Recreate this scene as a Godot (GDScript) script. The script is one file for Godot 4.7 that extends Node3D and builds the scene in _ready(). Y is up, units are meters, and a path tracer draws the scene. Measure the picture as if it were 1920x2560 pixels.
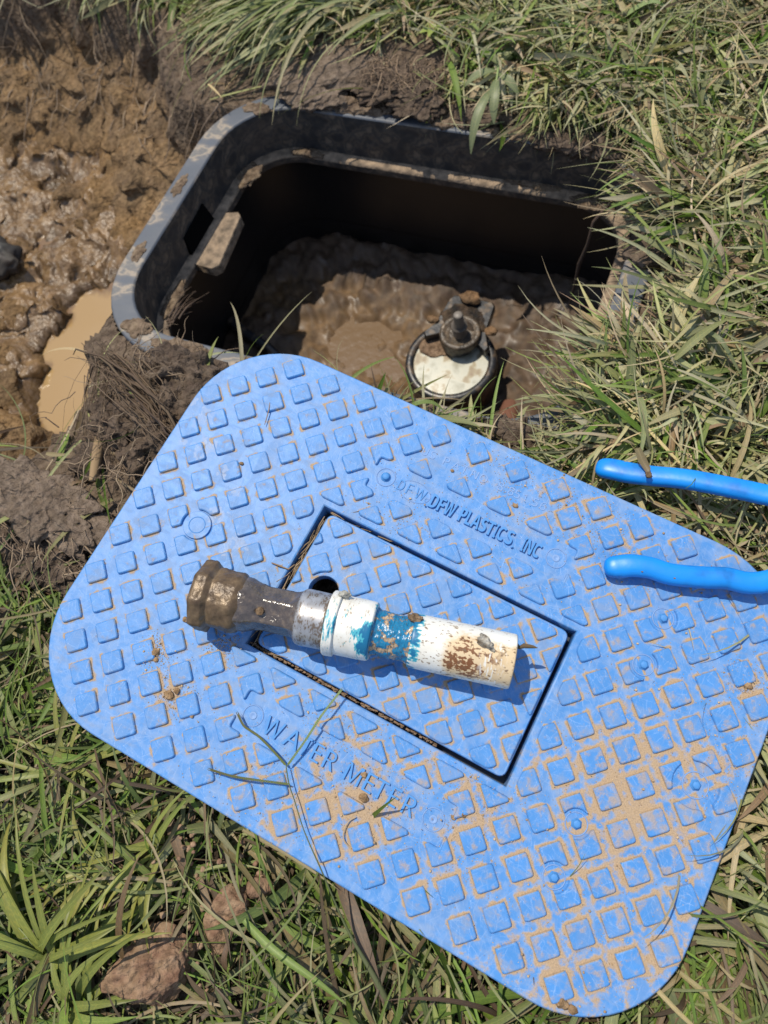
extends Node3D
# Lengths below are inches; U turns them into metres when a mesh or a node is made.
const U := 0.0254
const PI2 := TAU

var used := {}
var M := {}
var rng := RandomNumberGenerator.new()
var n_low := FastNoiseLite.new()
var n_mid := FastNoiseLite.new()
var n_hi := FastNoiseLite.new()
var n_3d := FastNoiseLite.new()

# ---------------------------------------------------------------- mesh builder
class MB:
	var v := PackedVector3Array()
	var uv := PackedVector2Array()
	var c := PackedColorArray()
	var i := PackedInt32Array()
	func vert(p: Vector3, t := Vector2.ZERO, col := Color.WHITE) -> int:
		v.append(p * U); uv.append(t); c.append(col)
		return v.size() - 1
	func tri(a: int, b: int, d: int) -> void:
		i.append(a); i.append(d); i.append(b)
	func quad(a: int, b: int, d: int, e: int) -> void:
		tri(a, b, d); tri(a, d, e)
	func normals() -> PackedVector3Array:
		var n := PackedVector3Array(); n.resize(v.size())
		for k in range(0, i.size(), 3):
			var a := i[k]; var b := i[k + 2]; var d := i[k + 1]
			var f := (v[b] - v[a]).cross(v[d] - v[a])
			n[a] += f; n[b] += f; n[d] += f
		for k in n.size():
			n[k] = n[k].normalized() if n[k].length_squared() > 0.0 else Vector3.UP
		return n
	func mesh() -> ArrayMesh:
		var a := []; a.resize(Mesh.ARRAY_MAX)
		a[Mesh.ARRAY_VERTEX] = v; a[Mesh.ARRAY_NORMAL] = normals(); a[Mesh.ARRAY_TEX_UV] = uv; a[Mesh.ARRAY_COLOR] = c; a[Mesh.ARRAY_INDEX] = i
		var m := ArrayMesh.new()
		m.add_surface_from_arrays(Mesh.PRIMITIVE_TRIANGLES, a)
		return m
	# rings of equal size, joined one to the next
	func loft(rings: Array, closed := true, col := Color.WHITE, cap0 := false, cap1 := false) -> void:
		var n: int = rings[0].size()
		var first := v.size()
		var total: float = maxf(1.0, rings.size() - 1.0)
		for k in rings.size():
			for j in n:
				vert(rings[k][j], Vector2(k / total, float(j) / n), col)
		for k in rings.size() - 1:
			for j in (n if closed else n - 1):
				var j2 := (j + 1) % n
				var p := first + k * n
				quad(p + j, p + j2, p + n + j2, p + n + j)
		if cap0: cap(rings[0], col, true)
		if cap1: cap(rings[rings.size() - 1], col, false)
	func cap(ring: Array, col: Color, flip: bool) -> void:
		var mid := Vector3.ZERO
		for p in ring: mid += p
		var m := vert(mid / ring.size(), Vector2(0.5, 0.5), col)
		var f := v.size()
		for p in ring: vert(p, Vector2(0.5, 0.5), col)
		for j in ring.size():
			var j2 := (j + 1) % ring.size()
			if flip: tri(m, f + j2, f + j)
			else: tri(m, f + j, f + j2)
	func tube(path: Array, radii: Array, sides := 5, col := Color.WHITE, col2 := Color.WHITE) -> void:
		var first := v.size()
		var up := Vector3(0.31, 0.87, 0.21).normalized()
		for k in path.size():
			var t: Vector3 = (path[mini(k + 1, path.size() - 1)] - path[maxi(k - 1, 0)])
			t = t.normalized()
			var a := t.cross(up).normalized()
			if a.length_squared() < 0.5: a = t.cross(Vector3.RIGHT).normalized()
			var b := a.cross(t).normalized()
			up = b
			var r: float = radii[mini(k, radii.size() - 1)]
			var cc := col.lerp(col2, float(k) / maxf(1.0, path.size() - 1.0))
			for j in sides:
				var an := PI2 * j / sides
				vert(path[k] + (a * cos(an) + b * sin(an)) * r, Vector2(float(j) / sides, float(k) / path.size()), cc)
		for k in path.size() - 1:
			for j in sides:
				var j2 := (j + 1) % sides
				var p := first + k * sides
				quad(p + j, p + j2, p + sides + j2, p + sides + j)
		var e := vert(path[path.size() - 1], Vector2.ZERO, col2)
		var s := vert(path[0], Vector2.ZERO, col)
		var q := first + (path.size() - 1) * sides
		for j in sides:
			tri(e, q + j, q + (j + 1) % sides)
			tri(s, first + (j + 1) % sides, first + j)

# ---------------------------------------------------------------- nodes and tags
func numbered(called: String) -> String:
	if not used.has(called):
		used[called] = 0
		return called
	used[called] += 1
	return "%s_%03d" % [called, used[called]]

func tag(o: Node, label := "", category := "", group := "", kind := "") -> Node:
	if label: o.set_meta("label", label)
	if category: o.set_meta("category", category)
	if group: o.set_meta("group", group)
	if kind: o.set_meta("kind", kind)
	return o

func thing(called: String, label: String, category: String, at := Vector3.ZERO, basis := Basis.IDENTITY, group := "") -> Node3D:
	var o := Node3D.new()
	o.name = numbered(called)
	add_child(o)
	o.transform = Transform3D(basis, at * U)
	tag(o, label, category, group)
	return o

func part(called: String, mesh: Mesh, mat: Material, parent: Node, at := Vector3.ZERO, basis := Basis.IDENTITY) -> MeshInstance3D:
	var o := MeshInstance3D.new()
	if parent == self:
		o.name = numbered(called)
	else:
		var n := 0
		var nm := called
		while parent.has_node(NodePath(nm)):
			n += 1
			nm = "%s_%03d" % [called, n]
		o.name = nm
	o.mesh = mesh
	o.material_override = null
	for k in mesh.get_surface_count():
		o.set_surface_override_material(k, mat)
	o.transform = Transform3D(basis, at * U)
	parent.add_child(o, true)
	return o

func multi(called: String, mesh: Mesh, mat: Material, places: Array, tints: Array, parent: Node) -> MultiMeshInstance3D:
	var mm := MultiMesh.new()
	mm.transform_format = MultiMesh.TRANSFORM_3D
	mm.use_colors = true
	mm.mesh = mesh
	mm.instance_count = places.size()
	for k in places.size():
		mm.set_instance_transform(k, places[k])
		mm.set_instance_color(k, tints[k])
	var o := MultiMeshInstance3D.new()
	o.name = called if parent != self else numbered(called)
	o.multimesh = mm
	o.material_override = mat
	o.set_meta("kind", "stuff")
	parent.add_child(o, true)
	return o

# ---------------------------------------------------------------- textures and materials
func noise_of(kind: int, freq: float, oct: int, sd: int) -> FastNoiseLite:
	var n := FastNoiseLite.new()
	n.noise_type = kind
	n.frequency = freq
	n.seed = sd
	n.fractal_type = FastNoiseLite.FRACTAL_FBM if oct > 1 else FastNoiseLite.FRACTAL_NONE
	n.fractal_octaves = oct
	return n

func noise_tex(freq: float, oct: int, sd: int, size := 512, ramp: Array = [], normal := false, ridged := false) -> NoiseTexture2D:
	var t := NoiseTexture2D.new()
	t.width = size; t.height = size
	t.seamless = true
	t.noise = noise_of(FastNoiseLite.TYPE_SIMPLEX_SMOOTH, freq, oct, sd)
	if ridged: t.noise.fractal_type = FastNoiseLite.FRACTAL_RIDGED
	if normal: t.as_normal_map = true
	if ramp.size():
		var g := Gradient.new()
		var off := PackedFloat32Array(); var cols := PackedColorArray()
		for r in ramp:
			off.append(r[0]); cols.append(r[1])
		g.offsets = off; g.colors = cols
		t.color_ramp = g
	return t

func bytes_of(n: FastNoiseLite, w: int, h: int) -> PackedByteArray:
	return n.get_image(w, h, false, false, true).get_data()

func lin(r: float, g: float, b: float) -> Color:
	return Color(r, g, b).linear_to_srgb()

func mat(color: Color, rough := 0.7, spec := 0.5) -> StandardMaterial3D:
	var m := StandardMaterial3D.new()
	m.albedo_color = color
	m.roughness = rough
	m.metallic_specular = spec
	m.cull_mode = BaseMaterial3D.CULL_DISABLED
	return m

func relief(m: StandardMaterial3D, albedo: Texture2D, bump: Texture2D, size_in: float, depth_cm: float, world := true) -> StandardMaterial3D:
	m.uv1_triplanar = true
	m.uv1_world_triplanar = world
	m.uv1_scale = Vector3.ONE / (size_in * U)
	m.uv1_triplanar_sharpness = 2.0
	if albedo: m.albedo_texture = albedo
	if bump:
		m.heightmap_enabled = true
		m.heightmap_texture = bump
		m.heightmap_scale = depth_cm
	return m

func tex_from(w: int, h: int, f: Callable) -> ImageTexture:
	var im := Image.create(w, h, false, Image.FORMAT_RGB8)
	for y in h:
		for x in w:
			im.set_pixel(x, y, f.call((x + 0.5) / w, (y + 0.5) / h))
	return ImageTexture.create_from_image(im)

func make_materials() -> void:
	var g_soft := [[0.0, Color(0.62, 0.60, 0.58)], [0.5, Color(0.85, 0.84, 0.83)], [1.0, Color(1, 1, 1)]]
	var soil_a := noise_tex(0.012, 6, 11, 512, g_soft)
	var soil_b := noise_tex(0.02, 6, 12, 512)
	var lump_b := noise_tex(0.01, 7, 13, 512)
	M.soil = relief(mat(Color.WHITE, 0.92, 0.3), soil_a, soil_b, 3.5, 0.45)
	M.soil.vertex_color_use_as_albedo = true
	M.wet_soil = relief(mat(Color.WHITE, 0.38, 0.5), soil_a, soil_b, 4.5, 0.25)
	M.wet_soil.vertex_color_use_as_albedo = true
	M.clod = relief(mat(Color.WHITE, 0.95, 0.25), soil_a, lump_b, 2.5, 0.45)
	M.clod.vertex_color_use_as_albedo = true
	M.damp_clod = relief(mat(Color.WHITE, 0.8, 0.35), soil_a, noise_tex(0.012, 6, 17, 512), 2.8, 0.55)
	M.damp_clod.vertex_color_use_as_albedo = true
	M.mud = relief(mat(Color.WHITE, 0.36, 0.5), soil_a, noise_tex(0.006, 5, 14, 512), 5.0, 0.07)
	M.mud.roughness = 1.0
	M.mud.roughness_texture = noise_tex(0.008, 5, 18, 256, [[0.0, Color(0.30, 0.30, 0.30)], [0.3, Color(0.50, 0.50, 0.50)], [0.55, Color(0.72, 0.72, 0.72)], [1.0, Color(0.8, 0.8, 0.8)]])
	M.mud.vertex_color_use_as_albedo = true
	M.puddle = relief(mat(Color.WHITE, 0.06, 0.6), null, noise_tex(0.006, 3, 15, 256), 9.0, 0.04)
	M.puddle.vertex_color_use_as_albedo = true
	M.dark_puddle = relief(mat(lin(0.15, 0.098, 0.056), 0.24, 0.5), null, noise_tex(0.02, 4, 16, 256), 4.0, 0.045)
	# black plastic of the box, smeared with dried clay
	var smear := noise_tex(0.008, 6, 21, 512, [[0.0, lin(0.062, 0.072, 0.09)], [0.52, lin(0.072, 0.082, 0.10)], [0.64, lin(0.10, 0.10, 0.105)], [0.73, lin(0.27, 0.22, 0.165)], [0.80, lin(0.10, 0.10, 0.10)], [1.0, lin(0.34, 0.26, 0.18)]])
	M.rim = relief(mat(Color.WHITE, 0.55, 0.5), smear, noise_tex(0.02, 4, 22, 256), 11.0, 0.06)
	M.rim.uv1_scale *= Vector3(0.75, 1.0, 1.2)
	var dust := noise_tex(0.007, 6, 23, 512, [[0.0, lin(0.02, 0.02, 0.022)], [0.32, lin(0.035, 0.032, 0.03)], [0.52, lin(0.085, 0.066, 0.05)], [0.62, lin(0.04, 0.036, 0.033)], [0.8, lin(0.12, 0.092, 0.067)], [1.0, lin(0.17, 0.125, 0.088)]])
	M.rim_inside = relief(mat(Color.WHITE, 0.6, 0.5), dust, noise_tex(0.02, 5, 24, 256), 5.0, 0.1)
	var ledge := noise_tex(0.01, 6, 25, 512, [[0.0, lin(0.07, 0.055, 0.042)], [0.35, lin(0.15, 0.115, 0.082)], [0.6, lin(0.22, 0.165, 0.115)], [1.0, lin(0.33, 0.245, 0.165)]])
	M.ledge = relief(mat(Color.WHITE, 0.85, 0.3), ledge, soil_b, 4.0, 0.15)
	M.black = relief(mat(lin(0.010, 0.010, 0.011), 0.38, 0.5), null, noise_tex(0.01, 3, 26, 256), 8.0, 0.05)
	M.black_part = relief(mat(Color.WHITE, 0.35, 0.5), noise_tex(0.012, 5, 27, 256, [[0.0, lin(0.012, 0.013, 0.016)], [0.6, lin(0.02, 0.02, 0.022)], [0.72, lin(0.07, 0.05, 0.034)], [1.0, lin(0.15, 0.105, 0.065)]]), noise_tex(0.015, 4, 28, 256), 3.0, 0.03)
	M.bronze_mud = relief(mat(Color.WHITE, 0.45, 0.5), noise_tex(0.012, 5, 29, 256, [[0.0, lin(0.03, 0.025, 0.02)], [0.45, lin(0.06, 0.046, 0.033)], [1.0, lin(0.17, 0.12, 0.075)]]), noise_tex(0.03, 4, 30, 256), 2.0, 0.1)
	M.dial = relief(mat(Color.WHITE, 0.3, 0.5), noise_tex(0.008, 5, 31, 256, [[0.0, lin(0.24, 0.23, 0.17)], [0.42, lin(0.42, 0.42, 0.35)], [0.6, lin(0.45, 0.44, 0.36)], [0.74, lin(0.30, 0.25, 0.16)], [1.0, lin(0.22, 0.16, 0.10)]]), null, 3.0, 0.0)
	# grass: veins along the blade, dust on it
	var gn := bytes_of(noise_of(FastNoiseLite.TYPE_SIMPLEX_SMOOTH, 0.09, 3, 41), 64, 256)
	var gi := Image.create(64, 256, false, Image.FORMAT_RGB8)
	for y in 256:
		for x in 64:
			var vein := 0.88 + 0.12 * sin(x * 1.55) * (0.5 + 0.5 * sin(x * 0.4 + 1.0))
			if absi(x - 32) < 3: vein *= 1.12
			var d: float = smoothstep(0.42, 0.72, gn[y * 64 + x] / 255.0)
			var base := Color(vein, vein, vein * 0.97) * 0.92
			gi.set_pixel(x, y, base.lerp(Color(1.0, 0.93, 0.84), 0.55 * d))
	var gt := ImageTexture.create_from_image(gi)
	M.grass = mat(Color.WHITE, 0.55, 0.4)
	M.grass.albedo_texture = gt
	M.grass.vertex_color_use_as_albedo = true
	M.grass.backlight_enabled = true
	M.grass.backlight = lin(0.42, 0.5, 0.25)
	M.leaf = M.grass.duplicate()
	M.leaf.roughness = 0.45
	M.root = mat(Color.WHITE, 0.9, 0.2)
	M.root.vertex_color_use_as_albedo = true
	M.stem = mat(Color.WHITE, 0.7, 0.3)
	M.stem.vertex_color_use_as_albedo = true
	M.grip = relief(mat(lin(0.002, 0.235, 0.74), 0.40, 0.5), noise_tex(0.006, 6, 51, 256, [[0.0, Color(0.75, 0.78, 0.8)], [0.2, Color(0.93, 0.93, 0.93)], [0.74, Color(1, 1, 1)], [0.84, Color(0.8, 0.84, 0.86)], [0.92, Color(0.5, 0.52, 0.5)], [1.0, Color(0.45, 0.42, 0.38)]]), noise_tex(0.015, 4, 52, 256), 3.0, 0.015)
	M.steel = mat(lin(0.33, 0.33, 0.34), 0.35); M.steel.metallic = 0.9

# ---------------------------------------------------------------- the plate's own axes
const PU := Vector3(0.9849, -0.1241, 0.1209)
const PN := Vector3(0.1159, 0.9906, 0.0728)
const PV := Vector3(-0.1287, -0.0577, 0.9900)
const PO := Vector3(-1.085, 4.266, 11.606)
func pl(u: float, v: float, h := 0.0) -> Vector3:
	return PO + PU * u + PV * v + PN * h
func plate_basis() -> Basis:
	return Basis(PU, PN, PV).orthonormalized()

# ---------------------------------------------------------------- ground
var lip := PackedVector2Array([Vector2(-11.3, -7.0), Vector2(-12.6, -6.6), Vector2(-14.4, -7.6), Vector2(-16.6, -10.0), Vector2(-19.0, -13.0), Vector2(-25, -14.6), Vector2(-31, -14.2), Vector2(-40, -13.0), Vector2(-48, -4), Vector2(-46, 12), Vector2(-32, 18.5), Vector2(-20, 16.8), Vector2(-13.5, 15.6), Vector2(-10.4, 14.6), Vector2(-9.4, 12.6), Vector2(-9.6, 10.3), Vector2(-11.4, 8.2)])
var pit_poly := PackedVector2Array()
var plate_out := PackedVector2Array()

func pit_depth_at(p: Vector2) -> float:   # 0 outside, towards 1 at the pit's floor
	if p.x > -9.0: return 0.0
	if not Geometry2D.is_point_in_polygon(p, pit_poly): return 0.0
	var d := 1e9
	for k in lip.size() - 1:
		var q := Geometry2D.get_closest_point_to_segment(p, lip[k], lip[k + 1])
		var steep := 2.3 if k > 10 else (0.95 if k > 1 else 2.2)
		d = minf(d, p.distance_to(q) * steep)
	if d <= 0.0: return 0.0
	d = maxf(0.0, d + 0.9 * n_mid.get_noise_2d(p.x * 0.8 + 17.0, p.y * 0.8))
	return 0.50 * smoothstep(-0.1, 2.2, d) + 0.50 * smoothstep(1.6, 8.0, d)

func ground_y(x: float, z: float) -> float:
	var a := n_low.get_noise_2d(x, z)
	var b := n_mid.get_noise_2d(x, z)
	var y := 0.35 * a + 0.22 * b
	y += 0.9 * smoothstep(-8.8, -11.5, z) * smoothstep(-14.0, -8.0, x)
	y += 0.7 * smoothstep(11.8, 14.5, x) * smoothstep(9.0, 4.0, z)
	y += 2.0 * exp(-(pow((x + 3.6) / 4.2, 2.0) + pow((z - 12.2) / 3.4, 2.0)))
	y += 0.9 * exp(-(pow((x + 6.0) / 3.0, 2.0) + pow((z - 16.5) / 2.0, 2.0)))
	if z > 8.0:
		y -= 0.35 * smoothstep(8.0, 16.0, z)
	var rim := maxf(absf(x) - 11.75, absf(z) - 8.45)
	if rim < 1.2: y = lerpf(minf(y, -0.25 + 0.1 * b), y, smoothstep(-0.1, 0.9, rim))
	var pd := pit_depth_at(Vector2(x, z))
	if pd > 0.0:
		var low := -6.5 + 0.7 * a + 0.6 * n_mid.get_noise_2d(x * 0.6 + 40.0, z * 0.6) + 0.35 * b
		# the puddle's bed
		var q := pow((x + 15.7) / 4.0, 2.0) + pow((z - 6.5 - 0.35 * (x + 16.0)) / 4.3, 2.0)
		low -= 1.9 * smoothstep(1.5, 0.6, q + 0.35 * b + 0.6 * a)
		y = lerpf(y + 0.8 * n_mid.get_noise_2d(x * 1.7 + 9.0, z * 1.7), low, pd)
		var steepness := pd * (1.0 - pd) * 4.0
		y += steepness * (1.0 * n_3d.get_noise_3d(x * 0.5, y * 0.2, z * 0.22) + 0.06 * n_hi.get_noise_2d(x, z * 0.3))
		y += smoothstep(0.55, 0.8, pd) * smoothstep(1.4, 2.0, q) * (0.8 * absf(n_mid.get_noise_2d(x * 0.7 + 5.0, z * 0.7)) + 0.16 * n_hi.get_noise_2d(x * 0.5, z * 0.5))
	return y

func soil_color(x: float, y: float, z: float) -> Array:   # [colour, wet]
	var t := n_mid.get_noise_2d(x * 0.8 + 100.0, z * 0.8)
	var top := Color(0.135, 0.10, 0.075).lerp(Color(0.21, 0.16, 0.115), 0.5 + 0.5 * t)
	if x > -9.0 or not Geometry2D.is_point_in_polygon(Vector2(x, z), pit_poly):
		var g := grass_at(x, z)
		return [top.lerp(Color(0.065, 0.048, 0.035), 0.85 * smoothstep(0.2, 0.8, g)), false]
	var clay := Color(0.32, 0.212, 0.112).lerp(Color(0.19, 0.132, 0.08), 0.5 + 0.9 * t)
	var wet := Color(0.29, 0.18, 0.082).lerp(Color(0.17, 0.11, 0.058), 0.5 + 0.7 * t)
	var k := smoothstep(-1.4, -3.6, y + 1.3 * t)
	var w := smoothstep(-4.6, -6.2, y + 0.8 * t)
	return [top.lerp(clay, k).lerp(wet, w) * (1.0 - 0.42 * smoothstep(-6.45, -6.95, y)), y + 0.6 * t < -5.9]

func build_ground() -> void:
	pit_poly = lip.duplicate()
	pit_poly.append(Vector2(-10.9, 7.9)); pit_poly.append(Vector2(-10.9, -6.6))
	var x0 := -50.0; var z0 := -26.0; var st := 0.19
	var nx := 430; var nz := 350
	var dry := MB.new(); var wet := MB.new()
	var vs := PackedVector3Array(); vs.resize(nx * nz)
	var cols := PackedColorArray(); cols.resize(nx * nz)
	var is_wet := PackedByteArray(); is_wet.resize(nx * nz)
	for j in nz:
		for k in nx:
			var x := x0 + k * st; var z := z0 + j * st
			var y := ground_y(x, z)
			var p := Vector3(x, y, z)
			if y < -0.6:
				var a := smoothstep(-0.6, -2.5, y)
				p += a * Vector3(0.8 * n_3d.get_noise_3d(x, y * 1.6, z), 0, 0.8 * n_3d.get_noise_3d(x + 50.0, y * 1.6, z))
				p.y += a * 0.12 * n_hi.get_noise_2d(x * 1.3, z * 1.3)
			else:
				p.y += 0.12 * n_hi.get_noise_2d(x, z)
			vs[j * nx + k] = p
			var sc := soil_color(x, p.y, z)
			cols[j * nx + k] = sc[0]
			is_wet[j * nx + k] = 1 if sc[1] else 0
	var ids := [PackedInt32Array(), PackedInt32Array()]
	ids[0].resize(nx * nz); ids[1].resize(nx * nz)
	ids[0].fill(-1); ids[1].fill(-1)
	var mbs := [dry, wet]
	for j in nz - 1:
		for k in nx - 1:
			var x := x0 + (k + 0.5) * st; var z := z0 + (j + 0.5) * st
			var rx := maxf(absf(x) - 8.2, 0.0); var rz := maxf(absf(z) - 4.9, 0.0)
			if rx * rx + rz * rz < 10.6: continue
			var q := [j * nx + k, j * nx + k + 1, (j + 1) * nx + k + 1, (j + 1) * nx + k]
			var s := 1 if is_wet[q[0]] else 0
			var w := []
			for a in q:
				if ids[s][a] < 0: ids[s][a] = mbs[s].vert(vs[a], Vector2.ZERO, cols[a])
				w.append(ids[s][a])
			mbs[s].quad(w[0], w[3], w[2], w[1])
	# on to the horizon
	var x1 := x0 + (nx - 1) * st; var z1 := z0 + (nz - 1) * st
	var far := 9000.0
	var xs := [-far, -400.0, -90.0, x0, x1, 90.0, 400.0, far]
	var zs := [-far, -400.0, -90.0, z0, z1, 90.0, 400.0, far]
	var gc := Color(0.12, 0.12, 0.06)
	for a in 7:
		for b in 7:
			if a == 3 and b == 3: continue
			var w := []
			for e in [[a, b], [a, b + 1], [a + 1, b + 1], [a + 1, b]]:
				w.append(dry.vert(Vector3(xs[e[0]], -0.25, zs[e[1]]), Vector2.ZERO, gc))
			dry.quad(w[0], w[1], w[2], w[3])
	var m := dry.mesh()
	var a2 := []; a2.resize(Mesh.ARRAY_MAX)
	a2[Mesh.ARRAY_VERTEX] = wet.v; a2[Mesh.ARRAY_NORMAL] = wet.normals(); a2[Mesh.ARRAY_TEX_UV] = wet.uv; a2[Mesh.ARRAY_COLOR] = wet.c; a2[Mesh.ARRAY_INDEX] = wet.i
	m.add_surface_from_arrays(Mesh.PRIMITIVE_TRIANGLES, a2)
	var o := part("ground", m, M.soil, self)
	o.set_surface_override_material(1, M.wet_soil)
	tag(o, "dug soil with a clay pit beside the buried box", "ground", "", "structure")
	var w := MB.new()
	var pn := 76
	for j in pn:
		for k in pn:
			var x := lerpf(-26.0, -11.25, k / (pn - 1.0)); var z := lerpf(-3.5, 15.5, j / (pn - 1.0))
			var depth := -7.0 - ground_y(x, z)
			var silt := smoothstep(-0.05, 0.75, depth + 0.25 * n_mid.get_noise_2d(x * 0.7, z * 0.7))
			w.vert(Vector3(x, -7.0, z), Vector2.ZERO, Color(0.17, 0.105, 0.052).lerp(Color(0.325, 0.215, 0.095), silt))
	for j in pn - 1:
		for k in pn - 1:
			var q := j * pn + k
			w.quad(q, q + pn, q + pn + 1, q + 1)
	tag(part("puddle", w.mesh(), M.puddle, self), "cloudy tan water pooled in the clay pit left of the box", "puddle", "", "structure")

# ---------------------------------------------------------------- meter box
func round_rect(hx: float, hz: float, r: float, y: float, per := 10) -> Array:
	var out := []
	for c in [[1, 1, 0.0], [-1, 1, 0.5], [-1, -1, 1.0], [1, -1, 1.5]]:
		for k in per + 1:
			var an: float = PI * c[2] + PI * 0.5 * k / per
			out.append(Vector3(c[0] * (hx - r) + r * cos(an), y, c[1] * (hz - r) + r * sin(an)))
	# straight runs get points too
	var full := []
	for k in out.size():
		var a: Vector3 = out[k]; var b: Vector3 = out[(k + 1) % out.size()]
		full.append(a)
		var n := int(a.distance_to(b) / 1.0)
		for j in range(1, n): full.append(a.lerp(b, float(j) / n))
	return full

func sweep_box(prof: Array) -> MB:
	var mb := MB.new()
	var base := round_rect(10.6, 7.3, 3.3, 0.0)
	var rings := []
	for p in prof:
		var ring := []
		for q in base:
			# offset from the inner edge, outward positive
			var cx := clampf(q.x, -7.3, 7.3); var cz := clampf(q.z, -4.0, 4.0)
			var d := Vector3(q.x - cx, 0, q.z - cz).normalized()
			if absf(q.x) > 7.3 + 0.01 and absf(q.z) <= 4.0: d = Vector3(signf(q.x), 0, 0)
			ring.append(Vector3(q.x, p[1], q.z) + d * p[0])
		rings.append(ring)
	mb.loft(rings)
	return mb

func build_box() -> void:
	var o := thing("meter_box", "black plastic buried meter box, open, with a grey worn rim", "meter box", Vector3(0, -11.5, 0))
	var up := Vector3(0, 11.5, 0)
	part("rim", sweep_box([[1.15, -3.0], [1.15, -0.12], [1.1, -0.03], [1.02, 0.0], [0.12, 0.0], [0.03, -0.03], [0.0, -0.1]]).mesh(), M.rim, o, up)
	part("inner_lip", sweep_box([[0.0, -0.1], [-0.04, -0.5], [-0.12, -2.25]]).mesh(), M.rim_inside, o, up)
	part("ledge", sweep_box([[-0.12, -2.25], [-0.5, -2.3], [-0.58, -2.34], [-0.62, -2.44]]).mesh(), M.ledge, o, up)
	part("ledge_edge", sweep_box([[-0.62, -2.44], [-0.64, -2.75], [-0.58, -2.82], [-0.3, -2.9]]).mesh(), M.rim_inside, o, up)
	part("wall", sweep_box([[-0.3, -2.9], [0.0, -3.1], [0.35, -7.6], [0.47, -7.75], [0.40, -7.85], [0.55, -9.2], [0.7, -9.3], [0.62, -9.4], [0.8, -11.6]]).mesh(), M.black, o, up)
	for e in [[-4.6, -7.95, 2.2, 0.62, 0.28], [0.6, -7.95, 1.5, 0.62, 0.24], [4.2, -7.9, 2.0, 0.66, 0.28], [-9.6, -6.9, 0.9, 0.4, 0.12], [-11.2, -1.0, 0.28, 0.9, 0.05], [-11.15, 3.4, 0.3, 0.7, 0.05], [-8.9, 7.4, 0.8, 0.5, 0.14], [-6.3, 7.9, 1.4, 0.5, 0.2], [-2.6, 7.9, 1.1, 0.5, 0.1], [11.2, 1.9, 0.5, 0.8, 0.14], [8.0, -7.6, 1.5, 0.7, 0.3]]:
		part("caked_mud", lump_mesh(Vector3(e[2], e[4], e[3]), 700 + int(e[2] * 50), 0.55, 1.6, 44, 28, Color(0.17, 0.125, 0.09), Color(0.27, 0.205, 0.145)), M.clod, o, up + Vector3(e[0], 0.02, e[1]))
	for e in [[-9.75, -4.6, 0.6, 0.9], [-7.2, -6.85, 1.0, 0.3], [5.0, -7.2, 1.6, 0.3], [8.3, -6.6, 1.2, 0.5], [-9.9, 3.9, 0.4, 1.3]]:
		part("caked_mud", lump_mesh(Vector3(e[2], 0.16, e[3]), 760 + int(e[2] * 50), 0.55, 1.6, 40, 26, Color(0.15, 0.11, 0.08), Color(0.25, 0.19, 0.13)), M.clod, o, up + Vector3(e[0], -2.25, e[1]))
	# hinge tab on the left, and the dark slot beside it
	var t := MB.new()
	var plan := [Vector3(-10.2, 0, -1.9), Vector3(-9.25, 0, -2.15), Vector3(-9.0, 0, -1.9), Vector3(-8.65, 0, 1.35), Vector3(-8.9, 0, 1.65), Vector3(-10.1, 0, 1.6)]
	var rings := []
	for e in [[0.0, -2.9], [0.0, -2.42], [0.06, -2.36]]:
		var ring := []
		for p in plan:
			ring.append(Vector3(p.x + (e[0] if p.x < -9.5 else -e[0]), e[1], p.z * (1.0 - e[0] * 0.04)))
		rings.append(ring)
	t.loft(rings, true, Color.WHITE, true, true)
	part("hinge_tab", t.mesh(), M.ledge, o, up)
	var s := MB.new()
	var sr := []
	for x in [-10.62, -10.42]:
		sr.append([Vector3(x, -1.15, -1.2), Vector3(x + 0.12, -2.24, -1.35), Vector3(x + 0.12, -2.24, 1.2), Vector3(x, -1.3, 1.0)])
	s.loft(sr, true, Color.WHITE, true, true)
	part("hinge_slot", s.mesh(), mat(lin(0.004, 0.004, 0.004), 0.95, 0.1), o, up)
	# mud floor and the water standing on it
	var f := MB.new()
	var nx := 130; var nz := 96
	for j in nz:
		for k in nx:
			var x := -11.6 + 23.2 * k / (nx - 1.0); var z := -8.3 + 16.6 * j / (nz - 1.0)
			var a := n_mid.get_noise_2d(x * 0.55 + 70, z * 0.55); var b := n_mid.get_noise_2d(x * 1.6 + 30, z * 1.6); var c := n_hi.get_noise_2d(x * 0.8, z * 0.8)
			var y := -9.9 + 0.5 * a + 0.42 * b + 0.12 * c
			y += 0.7 * smoothstep(3.0, 8.0, x) + 0.55 * smoothstep(-3.5, -7.0, z)
			y += 0.9 * exp(-(pow((x + 9.3) / 1.4, 2.0) + pow((z - 1.3) / 1.5, 2.0)))
			y -= 0.8 * exp(-(pow((x + 2.6) / 3.0, 2.0) + pow((z + 0.6) / 2.6, 2.0)))
			y = maxf(y, -11.0)
			var wetness := smoothstep(-9.6, -10.2, y)
			var col := Color(0.135, 0.09, 0.057).lerp(Color(0.095, 0.063, 0.04), 0.5 + 0.8 * b).lerp(Color(0.17, 0.105, 0.05), wetness)
			f.vert(Vector3(x, y, z), Vector2.ZERO, col)
	for j in nz - 1:
		for k in nx - 1:
			var q := j * nx + k
			f.quad(q, q + nx, q + nx + 1, q + 1)
	tag(part("mud_floor", f.mesh(), M.mud, self), "wet brown mud in the bottom of the box", "mud", "", "structure")
	var w := MB.new()
	var wr := []
	for k in 36:
		wr.append(Vector3(-2.8 + 4.6 * cos(PI2 * k / 36), -10.38, -0.2 + 3.6 * sin(PI2 * k / 36)))
	w.cap(wr, Color.WHITE, true)
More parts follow.
